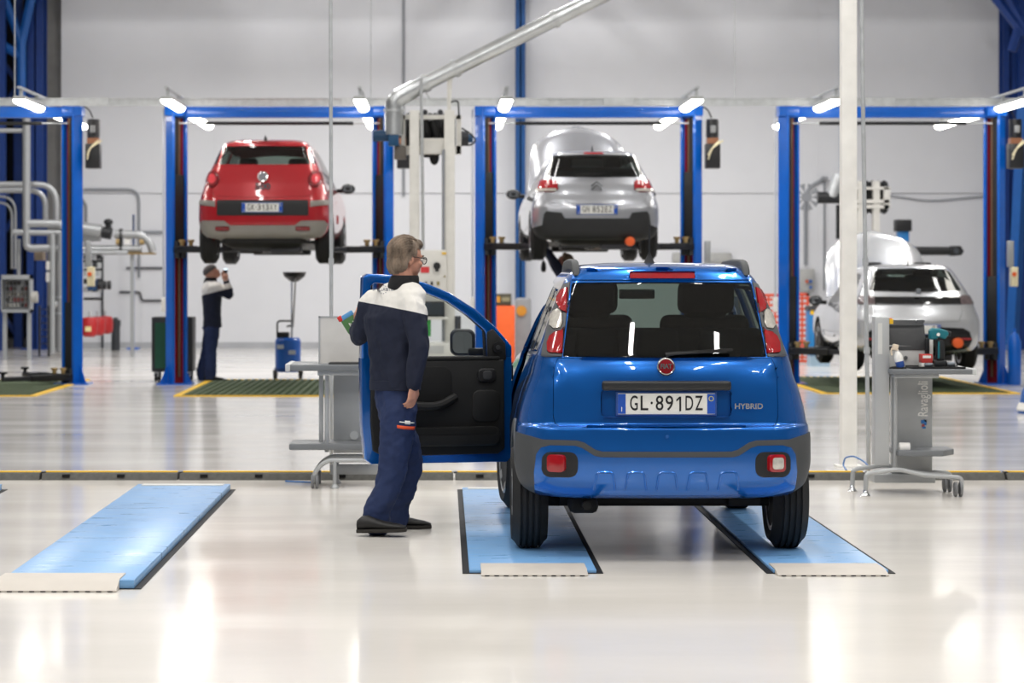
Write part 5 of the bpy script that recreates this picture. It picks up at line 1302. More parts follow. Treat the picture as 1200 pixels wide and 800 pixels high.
def shoe(parent, o, heel, dirv, L=.29, pitch=0., lab=None):
    """heel: position of the heel on the ground; dirv: toe direction"""
    d = Vector((dirv[0], dirv[1], 0)).normalized(); s_ = Vector((d.y, -d.x, 0)); h = Vector(heel); tilt = Matrix.Rotation(pitch, 3, s_)
    def T(f, x, z): return h+tilt@(d*f*L+s_*x+Vector((0, 0, z)))
    prof = [(0.0, .030, .075), (.10, .038, .10), (.25, .041, .105), (.40, .041, .085), (.55, .045, .070), (.72, .050, .058), (.86, .047, .050), (.96, .035, .040), (1.0, .02, .034)]
    up = MB(o); rings = []
    for f, hw, ht in prof: rings.append([T(f, hw*cos(a), .018+(ht-.018)*(.5+.5*sin(a))) if sin(a) > -.99 else T(f, hw*cos(a), .018) for a in [2*pi*k/16 for k in range(16)]])
    up.loft(rings); u_ = up.build('shoe', m_shoe, parent, angle=60)
    so = MB(o); rings = []
    for f, hw, ht in prof: rings.append([T(f*1.02-.01, x, z) for x, z in ((-hw*1.06, .003), (hw*1.06, .003), (hw*1.1, .024), (-hw*1.1, .024))])
    so.loft(rings); so.build('sole', m_sole, u_, bevel=.003)
    return u_
def person(o, label, J, hair='grey', glasses=False, fine=True, cap=False):
    t = thing('person', o, label, 'person'); V = Vector
    vx = .007 if fine else .013
    yaw = J['yaw']; pel, che, nek, hd = [V(J[k]) for k in ('pelvis', 'chest', 'neck', 'head')]
    side = V((cos(yaw), sin(yaw), 0))      # direction of the person's right
    # --- jacket
    jk = MB(o); pts = [pel+V((0, 0, -.045)), pel.lerp(che, .25), pel.lerp(che, .55), che, che.lerp(nek, .45), che.lerp(nek, .72), che.lerp(nek, .9), nek+V((0, 0, .0))]
    wx = [.180, .178, .188, .205, .214, .198, .145, .085]; wy = [.128, .128, .132, .140, .130, .112, .09, .08]
    jk.loft([ering(p, a*J.get('girth', 1), b*J.get('girth', 1), yaw, 22) for p, a, b in zip(pts, wx, wy)])
    for sh, el, wr in J['arms']:
        sh, el, wr = V(sh), V(el), V(wr); e2 = el.lerp(wr, .5)
        limb(jk, [sh.lerp(nek, .25)-V((0, 0, .02)), sh, sh.lerp(el, .5), el, e2, wr], [.075, .079, .070, .060, .054, .045])
    yk = J['yoke']
    def post(bm):
        vnoise(bm, .016 if fine else .010, 8, (1, 1, .40)); vnoise(bm, .007, 19, (1, 1, .8))
        co, no = yk
        g = bm.verts[:]+bm.edges[:]+bm.faces[:]
        bmesh.ops.bisect_plane(bm, geom=g, dist=1e-5, plane_co=co, plane_no=no)
        nv = V(no); cv = V(co)
        for f in bm.faces: f.material_index = 1 if (f.calc_center_median()-cv).dot(nv) > 0 else 0
    jacket = remeshed('jacket', jk, [m_navy, m_white_cloth], vx*1.4, 5, t, post)
    for sh, el, wr in J['arms']:
        wr, el = V(wr), V(el); d = (wr-el).normalized(); MB(o).cyl(wr-d*.03, wr+d*.012, .045, .040, n=18).build('cuff', m_navy, jacket, bevel=.006)
    MB(o).loft([ering(pel+V((0, 0, z)), .176*J.get('girth', 1)+e, .126*J.get('girth', 1)+e, yaw, 28) for z, e in ((-.055, .0), (-.05, .006), (0, .006), (.005, 0))]).build('hem_band', m_navy, jacket)
    # --- trousers
    tr = MB(o)
    hips = [V(l[0]) for l in J['legs']]; hc = (hips[0]+hips[1])/2
    gg_ = J.get('girth', 1)
    tr.loft([ering(p, a*gg_, b*gg_, yaw if 'hipyaw' not in J else J['hipyaw'], 22) for p, a, b in ((hc-V((0, 0, .09)), .10, .10), (hc, .165, .125), (hc.lerp(pel, .5), .170, .125), (pel+V((0, 0, .0)), .150, .105))])
    for hp, kn, an in J['legs']:
        hp, kn, an = V(hp), V(kn), V(an)
        limb(tr, [hp, hp.lerp(kn, .5), kn, kn.lerp(an, .5), an+V((0, 0, .04)), an-V((0, 0, .03))], [.105, .098, .083, .083, .084, .086], n=18)
    def postt(bm): vnoise(bm, .018, 7, (1, 1, .8), 3.); vnoise(bm, .008, 18, (1, 1, 1.4), 5.)
    trs = remeshed('trousers', tr, m_trous, vx*1.4, 5, t, postt)
    # --- body (head, neck, hands, slim core inside the clothes)
    bd = MB(o); hy, hp_ = J['headdir']; fd = V((cos(hy)*cos(hp_), sin(hy)*cos(hp_), sin(hp_))); rt = V((sin(hy), -cos(hy), 0)); upv = rt.cross(fd).normalized()
    Rh = Matrix((fd, -rt, upv)).transposed()     # x forward, y left, z up
    H = lambda x, y, z: hd+Rh@V((x, y, z))
    bd.ell(H(-.012, 0, .030), (.098, .077, .090), 20, Rh)
    bd.ell(H(.028, 0, -.035), (.066, .058, .075), 18, Rh)
    bd.ell(H(.050, 0, -.082), (.036, .036, .030), 14, Rh)
    bd.ell(H(.074, 0, .022), (.018, .052, .016), 12, Rh)
    bd.loft([[H(.080+x, y, z) for x, y in ((0, .007), (.0, -.007), (b_, -.006), (b_, .006))] for z, b_ in ((.012, .006), (-.012, .020), (-.030, .028), (-.038, .010))])
    bd.ell(H(.096, 0, -.032), (.014, .016, .010), 10, Rh)
    bd.ell(H(.086, 0, -.058), (.010, .024, .006), 10, Rh); bd.ell(H(.084, 0, -.067), (.011, .022, .007), 10, Rh)
    for s_ in (1, -1):
        bd.ell(H(-.012, s_*.078, -.012), (.022, .010, .032), 12, Rh); bd.ell(H(.072, s_*.034, -.022), (.020, .022, .018), 10, Rh)
    limb(bd, [hd+Rh@V((-.03, 0, -.06)), nek+V((0, 0, .03)), nek-V((0, 0, .08))], [.058, .060, .07])
    limb(bd, [nek-V((0, 0, .06)), che, pel], [.07, .10, .10])
    for (sh, el, wr), hh in zip(J['arms'], J['hands']):
        limb(bd, [che.lerp(nek, .6), V(sh)], [.06, .05]); limb(bd, [sh, el, wr, V(wr)+(V(wr)-V(el)).normalized()*.02], [.05, .038, .026, .026])
        hand(bd, V(wr)+(V(wr)-V(el)).normalized()*.015, *hh)
    for hp, kn, an in J['legs']: limb(bd, [pel-V((0, 0, .02)), hp, kn, an], [.09, .075, .05, .04])
    body = remeshed('body', bd, m_skin, .0055 if fine else .010, 2, t)
    for s_ in (1, -1):
        MB(o).ell(H(.083, s_*.032, .004), .012, 10).build('eye', M('eye_white', '#d8d2cc', .2), body)
        MB(o).tube([H(.090, s_*.015, .026), H(.092, s_*.035, .030), H(.080, s_*.052, .022)], .005, 6).build('eyebrow', M('brow', '#6d5f52', .8), body)
    # --- hair
    hr = MB(o)
    if not cap:
        hr.ell(H(-.022, 0, .040), (.104, .087, .096), 22, Rh)
        hr.ell(H(-.055, 0, -.03), (.066, .076, .085), 18, Rh)
        for s_ in (1, -1): hr.ell(H(-.035, s_*.052, -.010), (.050, .038, .070), 14, Rh)
        hr.ell(H(.035, 0, .092), (.052, .062, .034), 14, Rh)
        def posth(bm):
            inv = Rh.transposed(); c0 = hd-V(o)
            dele = []
            for v in bm.verts:
                l = inv@(v.co-c0)
                if (l.x > .030 and l.z < .062) or (l.x > .002 and l.z < .012) or l.z < -.105 or (l.x > -.028 and l.z < -.02 and abs(l.y) > .05): dele.append(v)
            bmesh.ops.delete(bm, geom=dele, context='VERTS')
            bm.normal_update()
            for v in bm.verts:
                l = inv@(v.co-c0); a = math.atan2(l.y, -l.x+.02)
                v.co += v.normal*(noise.noise(V((a*16, l.z*9, l.x*6)))*.007+noise.noise(V((a*34, l.z*14, 3)))*.004+noise.noise(V((l.y*60, l.z*10+l.x*12, 7)))*.003)
        hob = remeshed('hair', hr, m_hair, .006, 2, t, posth)
        rs = random.Random(4); st = MB(o)
        for q in range(520 if fine else 90):
            be = radians(rs.uniform(-78, 78)); a0 = radians(rs.uniform(48, 165) if abs(be) < .7 else rs.uniform(80, 165)); a1 = min(a0+radians(rs.uniform(45, 95)), radians(rs.uniform(205, 228)))
            lift = rs.uniform(.98, 1.05); P_ = []
            for k in range(6):
                f = k/5; a = a0+(a1-a0)*f; b_ = be*(1-.15*f)+.05*sin(q+f*2); r_ = lift+.03*sin(pi*f)
                l = V((cos(b_)*cos(a)*.104*r_-.020, sin(b_)*.090*r_*(1 if sin(a) > 0 else 1.), cos(b_)*sin(a)*.098*r_+.036))
                if a > pi: l.z -= .05*(a-pi); l.x += .006
                P_.append(H(*l))
            st.tube(P_, [.0016, .0034, .0036, .0032, .0024, .0008], 5)
        st.build('hair_strands', m_hair, hob)
    else:
        hr.ell(H(-.008, 0, .045), (.108, .090, .082), 22, Rh)
        def posth(bm):
            inv = Rh.transposed(); c0 = hd-V(o); bmesh.ops.delete(bm, geom=[v for v in bm.verts if (inv@(v.co-c0)).z < .028], context='VERTS')
        remeshed('knit_cap', hr, M('cap_grey', '#55504f', .9, var=.2, vs_=40), .008, 2, t, posth)
    # --- collar
    if J.get('collar', True):
        MB(o).loft([ering(nek+V((fd.x*z*.2, fd.y*z*.2, z)), a, b_, hy, 24) for z, a, b_ in ((-.07, .070, .062), (-.045, .088, .078), (-.015, .094, .084), (.012, .090, .081), (.034, .085, .077), (.048, .078, .070), (.046, .066, .058))]).build('neck_gaiter', M('gaiter_black', '#18181a', .9, bump=.3, bs=60), t)
    if glasses:
        g = MB(o); gl_ = MB(o)
        for s_ in (1, -1):
            pts = [H(.104, s_*.034+.026*cos(a), .002+.020*sin(a)) for a in [2*pi*k/16 for k in range(17)]]; g.tube(pts, .0028, 6)
            g.tube([H(.103, s_*.060, .010), H(.060, s_*.076, .012), H(-.008, s_*.084, .010), H(-.024, s_*.083, -.006)], .0026, 6)
            gl_.prism([H(.104, s_*.034+.025*cos(a), .002+.019*sin(a)) for a in [2*pi*k/14 for k in range(14)]], fd*.001)
        g.tube([H(.106, .010, .006), H(.106, -.010, .006)], .0025, 6)
        gg = g.build('glasses', M('glasses_frame', '#2a2320', .35), t); gl_.build('lens', glass('lens_glass', '#ffffff', .95), gg)
    for (hp, kn, an), (heel, dv, pitch) in zip(J['legs'], J['feet']): shoe(t, o, heel, dv, .29, pitch)
    return t, jacket, trs, body, H, fd, rt
# ------------------------------------------------------------------ man walking past the car door
MZ = 14.62
def Q(px, py, dz=0.): return W(px, py, MZ+dz)
def Qz(px, py, dz=0.): # keep the lateral/vertical metric of the MZ plane, only push depth
    v = W(px, py, MZ); return Vector((v.x, MZ+dz, v.z))
o = (Q(455, 0).x, MZ, 0)
yaw = radians(-38)
J = dict(yaw=yaw, hipyaw=radians(-65), girth=.90,
         pelvis=Qz(463, 446), chest=Qz(459, 372, 0), neck=Qz(473, 332, .0), head=Qz(476.5, 303, .02), headdir=(radians(30), radians(-8)),
         arms=[(Qz(485, 361, -.12), Qz(493, 408, -.20), Qz(486, 447, -.21)), (Qz(436, 355, .10), Qz(420, 397, .16), Qz(417, 384, .40))],
         hands=[((-.12, .1, -1), (-.6, .6, 0), (.9, .35, 0), .55), ((-.12, .25, .5), (.9, .2, 0), (-.2, .3, 1), .9)],
         legs=[(Qz(467, 478, -.07), Qz(463, 542, -.10), Qz(442, 604, -.10)), (Qz(464, 478, .07), Qz(478, 542, .16), Qz(463, 603, .24))],
         feet=[(Vector((Q(420, 0).x, MZ-.16, .018)), (1, -.12), radians(2)), (Vector((W(449, 0, MZ+.25).x, MZ+.24, .0)), (1, .1), 0.)],
         yoke=(Vector((0, 0, Q(0, 357).z)), Vector((-.22, 0.1, 1))))
J['yoke'] = (Vector((Q(455, 0).x-o[0], 0, Q(0, 360).z)), Vector((.22, .05, 1)))
man, jacket, trs, body, H, fd, rt = person(o, 'grey-haired man with glasses in navy and white work jacket walking by the open door', J, glasses=True)
# back print and thigh print
lg = M('print_grey', '#5a6072', .8)
bn = Vector((sin(yaw), -cos(yaw), 0))       # outward from the back
c = Qz(455, 372)+bn*.138
def on_mesh(ob, origin, direction):
    ok, loc, nor, _ = ob.ray_cast(Vector(origin)-Vector(o), Vector(direction)); return (loc+Vector(o), nor) if ok else (None, None)
loc, nor = on_mesh(jacket, Q(449, 338)+Vector((0, -1, 0)), (0, 1, 0))
if loc:
    p = Vector((Q(449, 0).x-o[0], -.6, Q(0, 339).z))
    tx = text('jacket_print', 'STELLANTIS', lg, jacket, p, .026, rot=(0, 0, 0), depth=.0, width=.125)
    bt = bmesh.new(); bt.from_mesh(tx.data); tx.location = (0, 0, 0)
    for k in range(11):
        a = 2*pi*k/11+.3; cvs = [bt.verts.new((.024*cos(a)+.003*cos(b_), .024*sin(a)+.003*sin(b_), 0)) for b_ in [2*pi*j/6 for j in range(6)]]; bt.faces.new(cvs)
    for v in bt.verts:
        wp = Vector((p.x+v.co.x, -.6, p.z+v.co.y)); ok_, l_, n_, _ = jacket.ray_cast(wp, Vector((0, 1, 0))); v.co = (l_+Vector((0, -.003, 0))) if ok_ else wp+Vector((0, .5, 0))
    bt.to_mesh(tx.data); bt.free()
loc, nor = on_mesh(trs, Q(478, 495)+Vector((0, -1, 0)), (0, 1, 0))
if loc:
    p = loc-Vector(o)+nor*.004; b = MB()
    R = Matrix((Vector((1, 0, 0)), nor, Vector((0, 0, 1)).cross(Vector((1, 0, 0))))).transposed() if False else None
    e1 = Vector((0, 0, 1)).cross(nor).normalized(); e2 = nor.cross(e1).normalized()
    cc = p
    for nm, mt, x0, x1, z0, z1 in (('reflective_flash', M('flash_orange', '#e0532a', .6), -.062, .058, -.030, -.012), ('thigh_print', white_paint, -.05, .05, .006, .012), ('thigh_print', white_paint, -.018, .018, .0, .020)):
        nseg = 8; ps = []
        for row in (z0, z1):
            for k in range(nseg+1):
                f = x0+(x1-x0)*k/nseg; q0 = cc+Vector(o)+e1*f*(-1 if e1.x < 0 else 1)+e2*(row-.10*f)+nor*.15
                l2, n2 = on_mesh(trs, q0, -nor); ps.append((l2-Vector(o)+n2*.003) if l2 else (q0-Vector(o)-nor*.147))
        fs = [(k, k+1, nseg+2+k, nseg+1+k) for k in range(nseg)]
        mb = MB(); mb.add(ps, fs); ob = mb.build(nm, mt, trs)
        sd = ob.modifiers.new('thick', 'SOLIDIFY'); sd.thickness = .003
# packet in his left hand
pk = Q(411, 377, .46); u = MZ/F
t = thing('glove_packet', pk, 'small green, blue and red packet in the walking man\'s hand', 'packet')
R = Matrix.Rotation(radians(-32), 3, 'Y')
MB(pk).cb(pk+Vector((.0, 0, -.015)), (.085, .03, .10), R).build('green_wrap', M('packet_green', '#4f7a48', .5), t, bevel=.01)
MB(pk).cb(pk+R@Vector((.0, 0, .045)), (.085, .034, .03), R).build('blue_band', M('packet_blue', '#5a9ad0', .5), t, bevel=.006)
MB(pk).cb(pk+R@Vector((-.045, 0, .050)), (.03, .036, .035), R).build('red_tab', M('packet_red', '#d0302c', .5), t, bevel=.006)
text('packet_letter', 'N', white_paint, t, R@Vector((.0, -.017, -.02)), .05, rot=(pi/2, radians(-32), 0), depth=.001)
# ------------------------------------------------------------------ mechanic under the red car
MZ = F*CH/(446-VY); o = (Q(245, 0).x, MZ, 0)
yaw = radians(-80)
J = dict(yaw=yaw, pelvis=Qz(249, 379), chest=Qz(248, 345), neck=Qz(246.5, 329), head=Qz(248.5, 319.5), headdir=(radians(12), radians(38)), girth=1.0,
         arms=[(Qz(254, 337, -.17), Qz(271, 347, -.16), Qz(266, 331, -.08)), (Qz(250, 336, .16), Qz(268, 342, .18), Qz(264, 328, .10))],
         hands=[((-.1, 0, 1), (.0, 1, 0), (-1, 0, .2), .9), ((-.1, 0, 1), (.0, -1, 0), (-1, 0, .2), .9)],
         legs=[(Qz(249, 384, -.09), Qz(248, 411, -.10), Qz(247, 440, -.12)), (Qz(246, 384, .09), Qz(242, 411, .11), Qz(236, 440, .13))],
         feet=[(Vector((Q(241, 0).x, MZ-.12, 0)), (1, -.15), 0.), (Vector((Q(231, 0).x, MZ+.14, 0)), (1, .1), 0.)],
         yoke=(Vector((0, 0, W(0, 344, MZ).z)), Vector((-.25, 0, 1))))
person(o, 'mechanic in grey cap looking up under the red car with a lamp', J, fine=False, cap=True)
lp = Q(265, 322); t = thing('inspection_lamp', lp, 'small torch held up under the red car', 'torch')
MB(lp).cyl(Q(265.5, 333), Q(264.5, 319), .02, n=10).build('barrel', M('torch_teal', '#1d4a5a', .4), t)
MB(lp).cyl(Q(264.5, 319), Q(264.3, 315.5), .026, .03, n=12).build('head', black_plastic, t)
MB(lp).cyl(Q(264.3, 315.5), Q(264.25, 315), .026, n=12).build('lens', M('torch_lens', '#e8f6ff', .2, emit='#d8f0ff', es=6), t)
# ------------------------------------------------------------------ mechanic under the silver car, mostly hidden by the blue car
MZ = 34.6; o = (Q(667, 0).x, MZ, 0)
yaw = radians(80)
J = dict(yaw=yaw, pelvis=Qz(666, 371), chest=Qz(665, 338), neck=Qz(662, 318), head=Qz(661, 307), headdir=(radians(165), radians(35)),
         arms=[(Qz(660, 324, .17), Qz(651, 312, .18), Qz(640, 293, .10)), (Qz(661, 324, -.17), Qz(649, 307, -.17), Qz(638.5, 288, -.06))],
         hands=[((-.4, 0, 1), (0, -1, 0), (-1, 0, -.2), .8), ((-.4, 0, 1), (0, 1, 0), (-1, 0, -.2), .8)],
         legs=[(Qz(666, 376, .09), Qz(666, 408, .10), Qz(668, 440, .12)), (Qz(666, 376, -.09), Qz(665, 408, -.11), Qz(664, 440, -.13))],
         feet=[(Vector((Q(672, 0).x, MZ+.12, 0)), (-1, -.1), 0.), (Vector((Q(668, 0).x, MZ-.14, 0)), (-1, .1), 0.)],
         yoke=(Vector((0, 0, 4.)), Vector((.0, 0, 1))))
person(o, 'mechanic reaching up under the silver car, mostly hidden by the blue car', J, fine=False, hair='brown')
p = Q(637, 316); q = MB(p); q.cyl(Q(636.5, 306), Q(637, 283), .006, n=6).lathe([(0, 0), (.03, .01), (.04, .06), (.03, .13), (.012, .16), (0, .17)], Q(637, 319), n=12)
tag(q.build('hanging_lamp', black_plastic), 'small black lead lamp hanging under the silver car', 'lamp')
# ================================================================== work stations
m_sil = M('bench_silver', '#b2b4b5', .38, .25, var=.05)
m_desk = M('bench_top_grey', '#74777a', .45)
m_panelg = M('bench_panel_grey', '#b6b8b9', .4, .3, var=.03)
# ---- right station
Z = 17.25; o = (W(1060, 0, Z).x, Z, 0)
def P(px, py, dz=0): v = W(px, py, Z); return Vector((v.x, Z+dz, v.z))
t = thing('workbench', o, 'grey service console with lettered panel standing right of the white post', 'workbench')
MB(o).box(P(1020.5, 543, -.16), P(1037.5, 371, -.04)).build('front_upright', m_panelg, t, bevel=.006)
MB(o).box(P(1024, 414, -.165), P(1029, 378, -.16)).build('notice_strip', M('strip_white', '#d6d6d2', .5), t)
bp = MB(o).box(P(1048, 567, .10), P(1096, 437, .16)).build('back_panel', m_sil, t, bevel=.006)
MB(o).box(P(1025, 566, .02), P(1097, 556, .35)).build('plinth', m_sil, t, bevel=.006)
text('panel_lettering', 'Ravaglioli', white_paint, bp, P(1085.3, 468, .097)-Vector(o), .098, rot=(pi/2, -pi/2, 0), width=.245, depth=.001, bold=.001)
for k, (a, b, c, d, col) in enumerate(((1082.5, 1086, 497, 493, '#2f6fb0'), (1086, 1089, 499, 492.5, '#2f6fb0'), (1083.5, 1086.5, 501, 498, '#b04a50'), (1086.5, 1089, 495, 492, '#c9d4e0'), (1084, 1088, 503, 500.5, '#3f80c0'))):
    MB(o).box(P(a, c, .099), P(b, d, .095)).build('logo_mark', M('logo%d' % k, col, .5), bp)
MB(o).box(P(1036, 436.5, -.32), P(1131, 430.5, .30)).build('desk_top', m_desk, t, bevel=.008)
MB(o).box(P(1040, 441, -.25), P(1092, 436.5, .25)).build('desk_frame', m_sil, t, bevel=.004)
MB(o).box(P(1128, 437, -.325), P(1133, 430, .31)).build('desk_edge', M('edge_pale', '#c4c6c6', .4), t, bevel=.004)
sh = MB(o); a, b = P(1046, 532, 0), P(1116, 525, 0)
sh.prism([Vector((a.x, Z-.22, a.z)), Vector((P(1098, 0).x, Z-.22, a.z)), Vector((b.x, Z-.05, a.z)), Vector((b.x, Z+.2, a.z)), Vector((a.x, Z+.2, a.z))], (0, 0, b.z-a.z)); sh.build('lower_shelf', m_desk, t, bevel=.008)
MB(o).cyl(P(1044.8, 548, -.12), P(1044.8, 438, -.12), .017, n=14).build('leg_tube', m_sil, t)
for dz, a, b in ((-.25, 1007, 1046), (.12, 1002, 1043)):
    f = P(a, 579, dz); f.z = .0
    MB(o).tube(bend([f+Vector((0, 0, .01)), f+Vector((.005, 0, .15)), P(a+5, 551, dz), P(b, 546, dz), P(1072, 553, dz), P(1118, 556, dz), P(1118, 566, dz)], .06), .016, 12).build('foot_tube', m_sil, t)
    MB(o).lathe([(.032, 0), (.034, .006), (.02, .025), (.014, .05)], f, n=18).build('foot', chrome, t)
    w0 = P(1114, 574, dz); w0.z = .052
    MB(o).cyl(w0+Vector((-.028, 0, 0)), w0+Vector((-.008, 0, 0)), .052, n=22).cyl(w0+Vector((.008, 0, 0)), w0+Vector((.028, 0, 0)), .052, n=22).build('castor', M('castor_grey', '#77787a', .5), t, bevel=.006)
MB(o).cyl(P(1050, 523, -.12), P(1062, 523, -.12), .036, n=16).build('roll_holder', white_paint, t)
MB(o).tube([P(1046, 548, -.1), P(1106, 556, -.1)], .014, 10).build('brace', m_sil, t)
# console box on the desk
zt = P(0, 430.5).z; oo = Vector((P(1062, 0).x, Z+.12, zt))
c = thing('console_box', oo, 'white box with dark slanted panel standing on the right workbench', 'console')
MB(oo).box(P(1037.5, 430.5, .0), P(1085, 404, .26)).build('case', M('console_white', '#d2d2d0', .5), c, bevel=.008)
MB(oo).prism([P(1037.5, 410, -.01), P(1085, 410, -.01), P(1085, 381, .05), P(1081, 375.5, .07), P(1037.5, 375.5, .07)], (0, .03, 0)).build('screen_panel', M('console_dark', '#3a3b3d', .5), c, bevel=.006)
MB(oo).box(P(1037.5, 381, .03), P(1083, 375, .045)).build('screen_rail', M('rail_grey', '#5c5e60', .4), c)
MB(oo).cyl(P(1061, 419, 0), P(1061, 419, -.02), .013, n=14).build('knob', M('rail_grey'), c)
for px in (1074.5, 1083): MB(oo).cyl(P(px, 376.5, .03), P(px, 376.5, .02), .008, n=8).build('screw', chrome, c)
yo = P(1040, 376, -.16); q = MB(yo).box(P(1037.6, 379, -.16), P(1042, 373, -.1)); tag(q.build('yellow_tag', M('tag_yellow', '#e8b92a', .5), bevel=.003), 'small yellow and red tag on top of the console upright', 'tag')
q = MB(yo).box(P(1037.7, 374.5, -.155), P(1041, 372, -.1)); tag(q.build('red_clip', M('tag_red', '#c9382e', .5), bevel=.002), 'tiny red clip over the yellow tag on the upright', 'clip')
# tray, drill, charger box, bottle, cloth
ot = P(1090, 430.5, -.12); t = thing('tool_tray', ot, 'flat black tray lying on the right workbench', 'tray')
MB(ot).box(P(1061, 430.5, -.28), P(1122, 428.8, .0)).build('tray_base', black_plastic, t, bevel=.004)
MB(ot).box(P(1061, 428.8, -.28), P(1122, 427.8, -.265)).box(P(1061, 428.8, -.015), P(1122, 427.8, .0)).build('tray_rim', black_plastic, t)
od = P(1095, 428.8, -.15); t = thing('cordless_driver', od, 'teal and black cordless driver standing on its battery', 'power tool')
teal = M('tool_teal', '#14707c', .45)
MB(od).box(P(1088, 428.5, -.21), P(1103, 421, -.10)).build('battery', M('tool_black', '#1d1f22', .5), t, bevel=.012)
MB(od).prism([P(1091, 421.5, -.185), P(1101, 421.5, -.185), P(1101.5, 405, -.185), P(1100, 396, -.185), P(1092, 396, -.185), P(1092, 406, -.185)], (0, .06, 0)).build('grip', M('tool_black'), t, bevel=.014, seg=3)
MB(od).prism([P(1092.5, 419, -.19), P(1095, 419, -.19), P(1095, 399, -.19), P(1093, 399, -.19)], (0, .07, 0)).build('grip_inlay', teal, t, bevel=.004)
MB(od).prism([P(1083.5, 397, -.195), P(1083.5, 387, -.195), P(1086, 383.5, -.195), P(1096, 384, -.195), P(1104, 386.5, -.195), P(1106, 391, -.195), P(1101, 397, -.195), P(1094, 394, -.195), P(1090, 397, -.195)], (0, .08, 0)).build('motor_housing', teal, t, bevel=.014, seg=3)
MB(od).cyl(P(1104, 390, -.155), P(1109, 390.5, -.155), .024, .016, n=16).build('chuck', M('tool_black'), t)
MB(od).cyl(P(1093, 391, -.196), P(1093, 391, -.20), .012, n=12).build('round_logo', white_paint, t)
ob = P(1086, 428.8, -.05); t = thing('blade_case', ob, 'upright black and white tool case behind the teal driver', 'case')
MB(ob).box(P(1083.5, 428.8, -.04), P(1088, 396, .0)).build('spine', M('tool_black'), t, bevel=.004)
MB(ob).box(P(1088, 428.8, -.03), P(1092.5, 396, .0)).build('white_face', white_paint, t, bevel=.004)
ob = P(1080, 428.8, -.18); t = thing('bit_box', ob, 'small red and white box beside the teal driver', 'box')
MB(ob).box(P(1074, 424, -.18), P(1087, 414, -.08)).build('red_lid', M('box_red', '#c8413c', .5), t, bevel=.004)
MB(ob).box(P(1074, 428.8, -.18), P(1087, 424, -.08)).build('white_base', white_paint, t, bevel=.004)
MB(ob).box(P(1075.5, 418.5, -.183), P(1085, 415.5, -.18)).build('label', white_paint, t)
ob = P(1106, 428.8, -.2); q = MB(ob); q.cyl(P(1103, 425.6, -.2), P(1112, 425.6, -.2), .018, n=16); tag(q.build('grey_socket', M('socket_grey', '#6c7278', .35, .7), bevel=.004), 'grey socket piece lying right of the teal driver', 'tool')
ob = P(1076.5, 428.8, -.24); q = MB(ob); q.cyl(P(1075.5, 426, -.24), P(1085, 426, -.24), .015, n=14); tag(q.build('drill_bit_tube', M('socket_grey'), bevel=.004), 'short grey metal tube lying left of the teal driver', 'tool')
# spray bottle leaning
ob = P(1043, 430.5, -.24); t = thing('spray_bottle', ob, 'white spray bottle with blue foot leaning against the upright', 'bottle')
ax = (P(1041.5, 404, -.24)-P(1047, 428, -.24)); L = ax.length
MB(ob).lathe([(0, 0), (.026, 0), (.03, .01), (.030, L*.28)], P(1048, 428.5, -.24), ax, 18).build('blue_base', M('bottle_blue', '#2a4f9a', .4), t)
MB(ob).lathe([(.0295, L*.28), (.030, L*.5), (.022, L*.66), (.012, L*.74), (.012, L*.84)], P(1048, 428.5, -.24), ax, 18).build('bottle', white_paint, t)
MB(ob).box(P(1038.5, 409, -.26), P(1045, 402, -.22), Matrix.Rotation(radians(12), 3, 'Y')).build('spray_head', M('spray_cream', '#e0cfb8', .5), t, bevel=.006)
MB(ob).tube(bend([P(1038.5, 406, -.24), P(1036.8, 410, -.24), P(1038, 415, -.24)], .02), .006, 8).build('trigger', M('spray_cream'), t)
ob = P(1044, 430.5, -.2); q = MB(ob); q.ell(P(1046, 430.2, -.2), (.06, .08, .016), 18)
tag(q.build('black_cloth', black_matte), 'crumpled black cloth at the foot of the spray bottle', 'cloth')
# blue cable on the floor by the post
cb = [W(1020, 548, 18.3), W(1012, 540, 18.6), W(1000, 534, 18.8), W(990, 536, 18.9), W(988, 545, 18.9), W(992, 551, 18.6)]
for p in cb: p.z = max(p.z, .008)
q = MB(cb[0]).tube(bend(cb, .1), .006, 8); tag(q.build('blue_cable', M('cable_blue', '#2f6fb5', .4)), 'thin blue cable looping by the foot of the white post', 'cable')
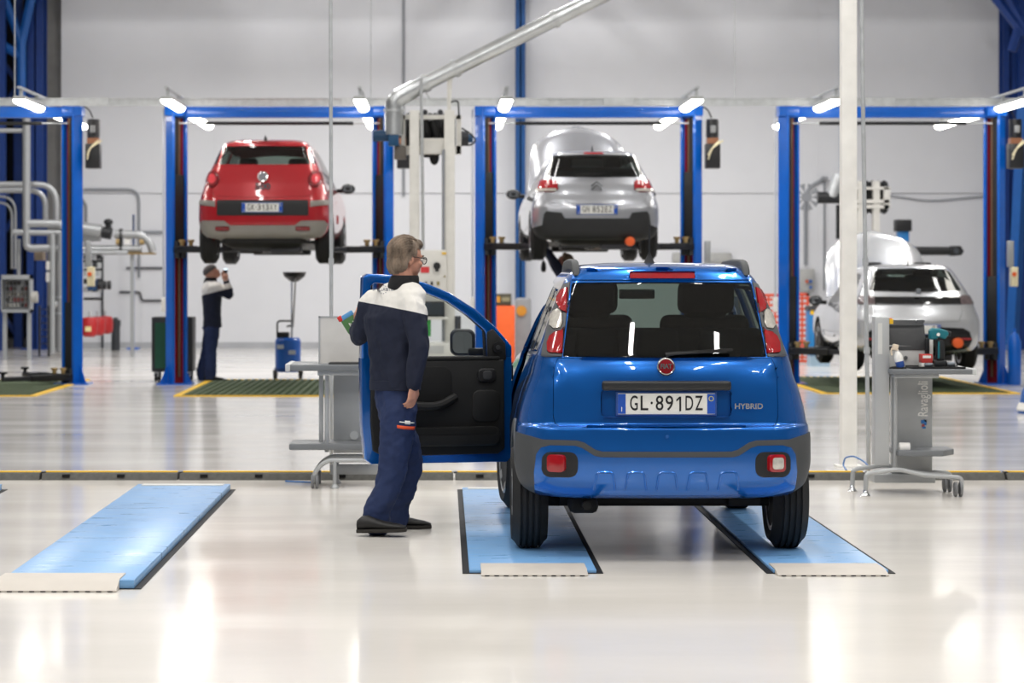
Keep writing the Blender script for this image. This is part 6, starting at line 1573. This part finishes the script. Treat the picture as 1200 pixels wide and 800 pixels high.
# ---- left station (seen from its other side, behind the door)
Z = 17.9; o = (W(400, 0, Z).x, Z, 0)
t = thing('workbench', o, 'grey service bench with frosted screen standing behind the walking man', 'workbench')
MB(o).box(P(340, 432.5, -.32), P(452, 425, .3)).build('desk_top', m_desk, t, bevel=.01)
MB(o).box(P(337.5, 433, -.33), P(343, 424.5, .31)).build('desk_edge', M('edge_pale'), t, bevel=.006)
MB(o).box(P(374, 438, -.24), P(450, 432.5, .24)).build('desk_frame', m_sil, t, bevel=.004)
MB(o).box(P(390, 532, .1), P(446, 437, .15)).build('back_panel', m_sil, t, bevel=.006)
MB(o).box(P(341, 524.5, -.24), P(448, 517, .2)).build('lower_shelf', m_desk, t, bevel=.01)
MB(o).box(P(374, 518, -.04), P(379, 437, .02)).build('leg', m_panelg, t, bevel=.004)
MB(o).cyl(P(384, 528, -.12), P(384, 437, -.12), .017, n=14).build('leg_tube', m_sil, t)
MB(o).cyl(P(414.5, 511, .1), P(414.5, 511, .085), .032, n=20).build('cable_grommet', M('edge_pale'), t)
for dz in (-.25, .15):
    MB(o).tube(bend([P(450, 536, dz), P(384, 536, dz), P(371, 549, dz), P(369.5, 562, dz)], .08), .017, 12).build('foot_tube', m_sil, t)
    w0 = P(371, 565, dz); w0.z = .05
    MB(o).cyl(w0+Vector((-.026, 0, 0)), w0+Vector((-.008, 0, 0)), .05, n=22).cyl(w0+Vector((.008, 0, 0)), w0+Vector((.026, 0, 0)), .05, n=22).build('castor', M('castor_grey'), t, bevel=.006)
    f = P(394, 0, dz); f.z = 0; MB(o).cyl(f+Vector((0, 0, .02)), Vector((f.x, f.y, P(0, 536).z)), .014, n=12).lathe([(.03, 0), (.032, .006), (.018, .03)], f, n=16).build('foot', m_sil, t)
MB(o).box(P(386, 557, .1), P(446, 545, .14)).build('kick_panel', m_panelg, t, bevel=.004)
m_frost = M('frosted_screen', '#dedbd6', .5, alpha=.82)
sc2 = MB(o).box(P(375, 424.5, -.1), P(450, 371, -.09)).build('frosted_screen', m_frost, t)
for a, b in (((374, 425), (376, 370)),): MB(o).box(P(*a, -.105), P(*b, -.085)).build('screen_post', m_panelg, sc2)
MB(o).box(P(374, 371.5, -.105), P(450, 370, -.085)).build('screen_rail', m_panelg, sc2)
ob = P(405, 425, -.2); q = MB(ob).box(P(387, 425, -.3), P(428, 423.2, -.05)); tag(q.build('closed_laptop', black_plastic, bevel=.006), 'closed black laptop lying on the left workbench', 'laptop')
ob = W(360, 556, 18.2); ob.z = 0
cb = [W(372, 556, 18.0), W(358, 556, 18.0), W(345, 555, 18.2), W(336, 556, 18.3)]
for p in cb: p.z = .065 if p.y > 18.25 else .008
for p in cb: p.z = .008
q = MB(cb[0]).tube([Vector((p.x, 18.05+.04*i, .008)) for i, p in enumerate(cb)], .006, 8); tag(q.build('blue_cable', M('cable_blue')), 'short thin blue cable by the castor of the left workbench', 'cable')
